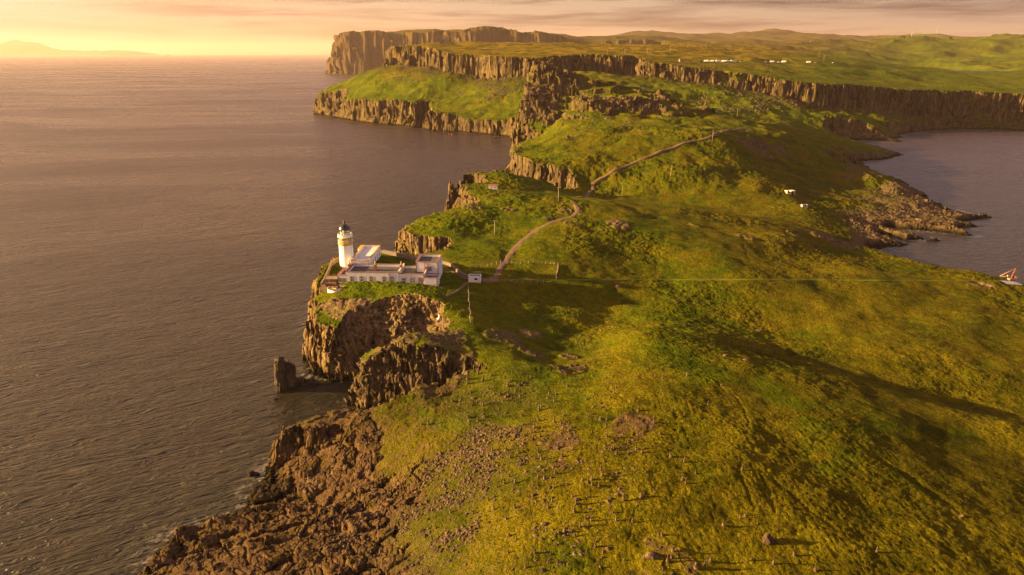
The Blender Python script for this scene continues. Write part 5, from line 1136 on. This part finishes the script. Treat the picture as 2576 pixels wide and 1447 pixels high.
for dx, dy, rx, ry, H, lb in ((768, 968, 2.4, 1.6, 2.0, 'low dark skerry joining the sea stack to the lighthouse cliff'), (792, 968, 1.9, 1.5, 1.9, 'low dark skerry at the very foot of the lighthouse cliff, left of the cove'), (697, 1006, .9, .7, .8, 'tiny half-drowned rock left of and below the sea stack'), (640, 1195, 1.6, 1.0, .5, 'small awash rock off the blocky shore terrace'),
                              (2393, 541, 0, 0, 0, ''), (2352, 606, 6, 1.6, 1.3, 'flat dark skerry off the eastern rocky cove'), (2480, 547, 5, 2.0, 1.6, 'small dark skerry beyond the longest eastern reef')):
    if rx == 0: continue
    q = W(dx, dy, 0); tag(stack_mesh('skerry', q[0], q[1], rx, ry, H, int(dx) % 97), lb, 'rock')
for dx, dy, s, lb in ((478, 1340, 4.2, 'huge dark square boulder at the water edge, bottom left shore'), (528, 1328, 2.4, 'wedge of dark rock right of the huge square shore boulder'), (565, 1318, 2.8, 'pale-topped block right of the dark wedge on the shore'), (655, 1236, 2.4, 'flat-topped block under the shore terrace, nearest the water'), (640, 1275, 2.6, 'rounded block below the flat-topped one on the shore')):
    p = W(dx, dy, 1.5); o = bpy.data.objects.new('shore_block', rock_mesh('shore_block', int(dx), 4, .5 * s, .42 * s, .45 * s, .2, M['stack'], 8)); C.objects.link(o); o.location = (p[0], p[1], 1.2); o.rotation_euler = (.1, .1, dx); tag(o, lb, 'boulder')

# little cairns and boulders all over the near grazing
def cairn_mesh(seed):
    r_ = random.Random(seed); bm = bmesh.new(); z = 0; R0 = r_.uniform(.28, .42); nst = r_.choice((4, 5, 6))
    for i in range(nst):
        b2 = bmesh.new(); bmesh.ops.create_icosphere(b2, subdivisions=1, radius=1)
        rr = R0 * (1 - .75 * i / nst) * r_.uniform(.85, 1.15); hh_ = r_.uniform(.10, .17) * (1 + .3 * (i == nst - 1))
        for v in b2.verts: v.co = Vector((v.co.x * rr * r_.uniform(.8, 1.15), v.co.y * rr * r_.uniform(.8, 1.15), v.co.z * hh_ * 1.1 + z + hh_)) + Vector((r_.uniform(-.02, .02), 0, 0))
        me_ = bpy.data.meshes.new('t'); b2.to_mesh(me_); b2.free(); bm.from_mesh(me_); bpy.data.meshes.remove(me_); z += hh_ * 1.65
    me = bpy.data.meshes.new('cairn'); bm.to_mesh(me); bm.free(); me.materials.append(M['rock']); return me
CM = [cairn_mesh(i) for i in range(10)]
BM_ = [rock_mesh('field_stone', 100 + i, 2, 1, .8, .62, .3) for i in range(8)]
def dens_c(dx, dy):
    f = math.exp(-(((dx - 1420) / 260) ** 2 + ((dy - 1090) / 200) ** 2)) + .8 * math.exp(-(((dx - 1250) / 180) ** 2 + ((dy - 1040) / 110) ** 2)) + .35 * math.exp(-(((dx - 1500) / 330) ** 2 + ((dy - 1330) / 120) ** 2))
    return f
cnt = 0; tries = 0; spots_ = []
while cnt < 235 and tries < 9000:
    tries += 1; dx = rng.uniform(1040, 2000); dy = rng.uniform(940, 1440)
    if rng.random() > dens_c(dx, dy): continue
    p = hit(dx, dy)
    if p.x < -30: continue
    spots_.append((dx, dy, p)); cnt += 1
spots_ += [(a, b, hit(a, b)) for a, b in ((1880, 1412), (1893, 1410), (1945, 1420), (1905, 1318), (1998, 1398), (2050, 1445 - 8), (2205, 1390), (1960, 1365), (1750, 1430))]
def where(dx, dy):
    h_ = ['far', 'far middle', 'middle', 'near middle', 'near'][min(4, max(0, int((dy - 940) / 100)))]
    s_ = ['far left', 'left', 'left centre', 'right centre', 'right', 'far right'][min(5, max(0, int((dx - 1080) / 140)))]
    return h_, s_
used_ = set()
for i, (dx, dy, p) in enumerate(spots_):
    zn = where(dx, dy) if dx <= 1860 else ('out', 'u' if dy < 1340 else 'd')
    cmb = [(a, b) for a in range(4) for b in range(5)]; rng.shuffle(cmb)
    free = [c_ for c_ in cmb if (zn, c_) not in used_]
    if not free: continue
    sq, fq = free[0]; used_.add((zn, (sq, fq)))
    o = bpy.data.objects.new('cairn', CM[fq + 5 * (i % 2)]); C.objects.link(o)
    s = (.62, .8, .97, 1.2)[sq] * rng.uniform(.94, 1.06)
    o.location = (p.x, p.y, p.z - .06); o.rotation_euler = (0, 0, rng.uniform(0, 6.28)); o.scale = (s * (1.2 if fq == 0 else (.75 if fq == 2 else 1)), s * (1.2 if fq == 0 else (.75 if fq == 2 else 1)), s * (.72, 1, 1.3, 1.1, .9)[fq])
    if fq == 1: o.rotation_euler = (0.16, 0.1, rng.uniform(0, 6.28))
    h_, s_ = where(dx, dy); sz = ('tiny', 'small', 'knee-high', 'tall')[sq]; fo = ['squat', 'leaning', 'slender', 'pointed', 'lumpy'][fq]
    if dx > 1860: tag(o, f'{sz} {fo} cairn out on the bare turf, ' + ('above' if dy < 1340 else 'below') + f' the lone pointed boulder, {"left" if dx < 1930 else "right"} of it', 'cairn', 'cairns round the lone boulder')
    else: tag(o, f'{sz} {fo} stone cairn in the {h_} row of the cairn field, {s_}', 'cairn', 'little cairns on the grazing')
# rubble: thousands of loose stones on the screes as one mass
def scatter(name, label, zones, total, smin, smax, mat=None, meshes=None):
    src = []
    for me in (meshes or BM_):
        n = len(me.vertices); a = np.empty(n * 3, np.float32); me.vertices.foreach_get('co', a)
        f = np.array([p_.vertices[:] for p_ in me.polygons]); src.append((a.reshape(-1, 3), f))
    V_, F_ = [], []; off = 0; npr = np.random.RandomState(5)
    W_ = sum(z_[4] for z_ in zones)
    for (cx, cy, rx, ry, wt) in zones:
        n = int(total * wt / W_); a_ = npr.uniform(0, 6.283, n); r_ = np.sqrt(npr.uniform(0, 1, n)) ** 1.0
        dxs = cx + np.cos(a_) * r_ * rx; dys = cy + np.sin(a_) * r_ * ry
        for dx, dy in zip(dxs, dys):
            p = hit(dx, dy)
            if p.z < .6: continue
            cl = float(vnoise(np.array([p.x]), np.array([p.y]), 7.0 if p.y < 320 else 22.0, 77)[0]) + .6 * float(vnoise(np.array([p.x]), np.array([p.y]), 2.5, 78)[0])
            if npr.uniform() > (1 / (1 + math.exp(-9 * (cl - .12)))) + .06: continue
            s = smin + (smax - smin) * npr.uniform(0, 1) ** 4; v_, f_ = src[npr.randint(len(src))]
            t_ = npr.uniform(0, 6.283); c_, s_ = math.cos(t_), math.sin(t_)
            q = v_ * s; q = np.stack([q[:, 0] * c_ - q[:, 1] * s_ + p.x, q[:, 0] * s_ + q[:, 1] * c_ + p.y, q[:, 2] * npr.uniform(.6, 1.2) + p.z - s * .08], 1)
            V_.append(q); F_.append(f_ + off); off += len(q)
    o = make_mesh(name, np.concatenate(V_), np.concatenate(F_), mat or M['rock'], False); o['kind'] = 'stuff'; o['label'] = label; return o
SM = [rock_mesh('field_stone', 200 + i, 1, 1, .8, .7, .3) for i in range(8)]
K_ = QUALITY if QUALITY < 1 else 1.0
scatter('rubble', 'loose brown rubble covering the near shore scree and boulder field',
        [(1245, 1130, 90, 62, 2.6), (1090, 1250, 150, 120, 3.0), (1000, 1330, 200, 110, 2.5), (1150, 1180, 90, 60, .8), (1350, 1150, 260, 200, 2.2), (1300, 1330, 260, 110, 1.0), (850, 1250, 160, 110, 1.5), (1040, 810, 28, 45, 1.2), (1420, 1120, 60, 60, .6)],
        int(17000 * K_), .06, .75, meshes=SM)
scatter('field_stones', 'small pale stones strewn over the lighthouse headland turf',
        [(1300, 880, 230, 60, 1.5), (1120, 890, 60, 60, 1.2), (1000, 760, 150, 22, .6), (1250, 760, 120, 50, .3), (1150, 560, 150, 60, .6), (1250, 520, 180, 30, .6), (1700, 590, 300, 50, .7), (1620, 395, 30, 8, .2), (1555, 365, 25, 12, .2), (1580, 1080, 60, 60, .6), (1660, 1410, 60, 40, .5), (2050, 600, 120, 30, .5)],
        int(4500 * K_), .10, .50, meshes=SM)
scatter('talus', 'fallen boulders strewn on the green slopes under the inland cliffs',
        [(1040, 190, 60, 18, 1.2), (1270, 230, 90, 24, 2.2), (1210, 235, 60, 25, 1), (1850, 262, 110, 28, 2.0), (1960, 265, 60, 18, .8), (1560, 240, 120, 30, .8), (1500, 320, 120, 40, .6)],
        int(6500 * K_), .4, 2.6, meshes=SM)
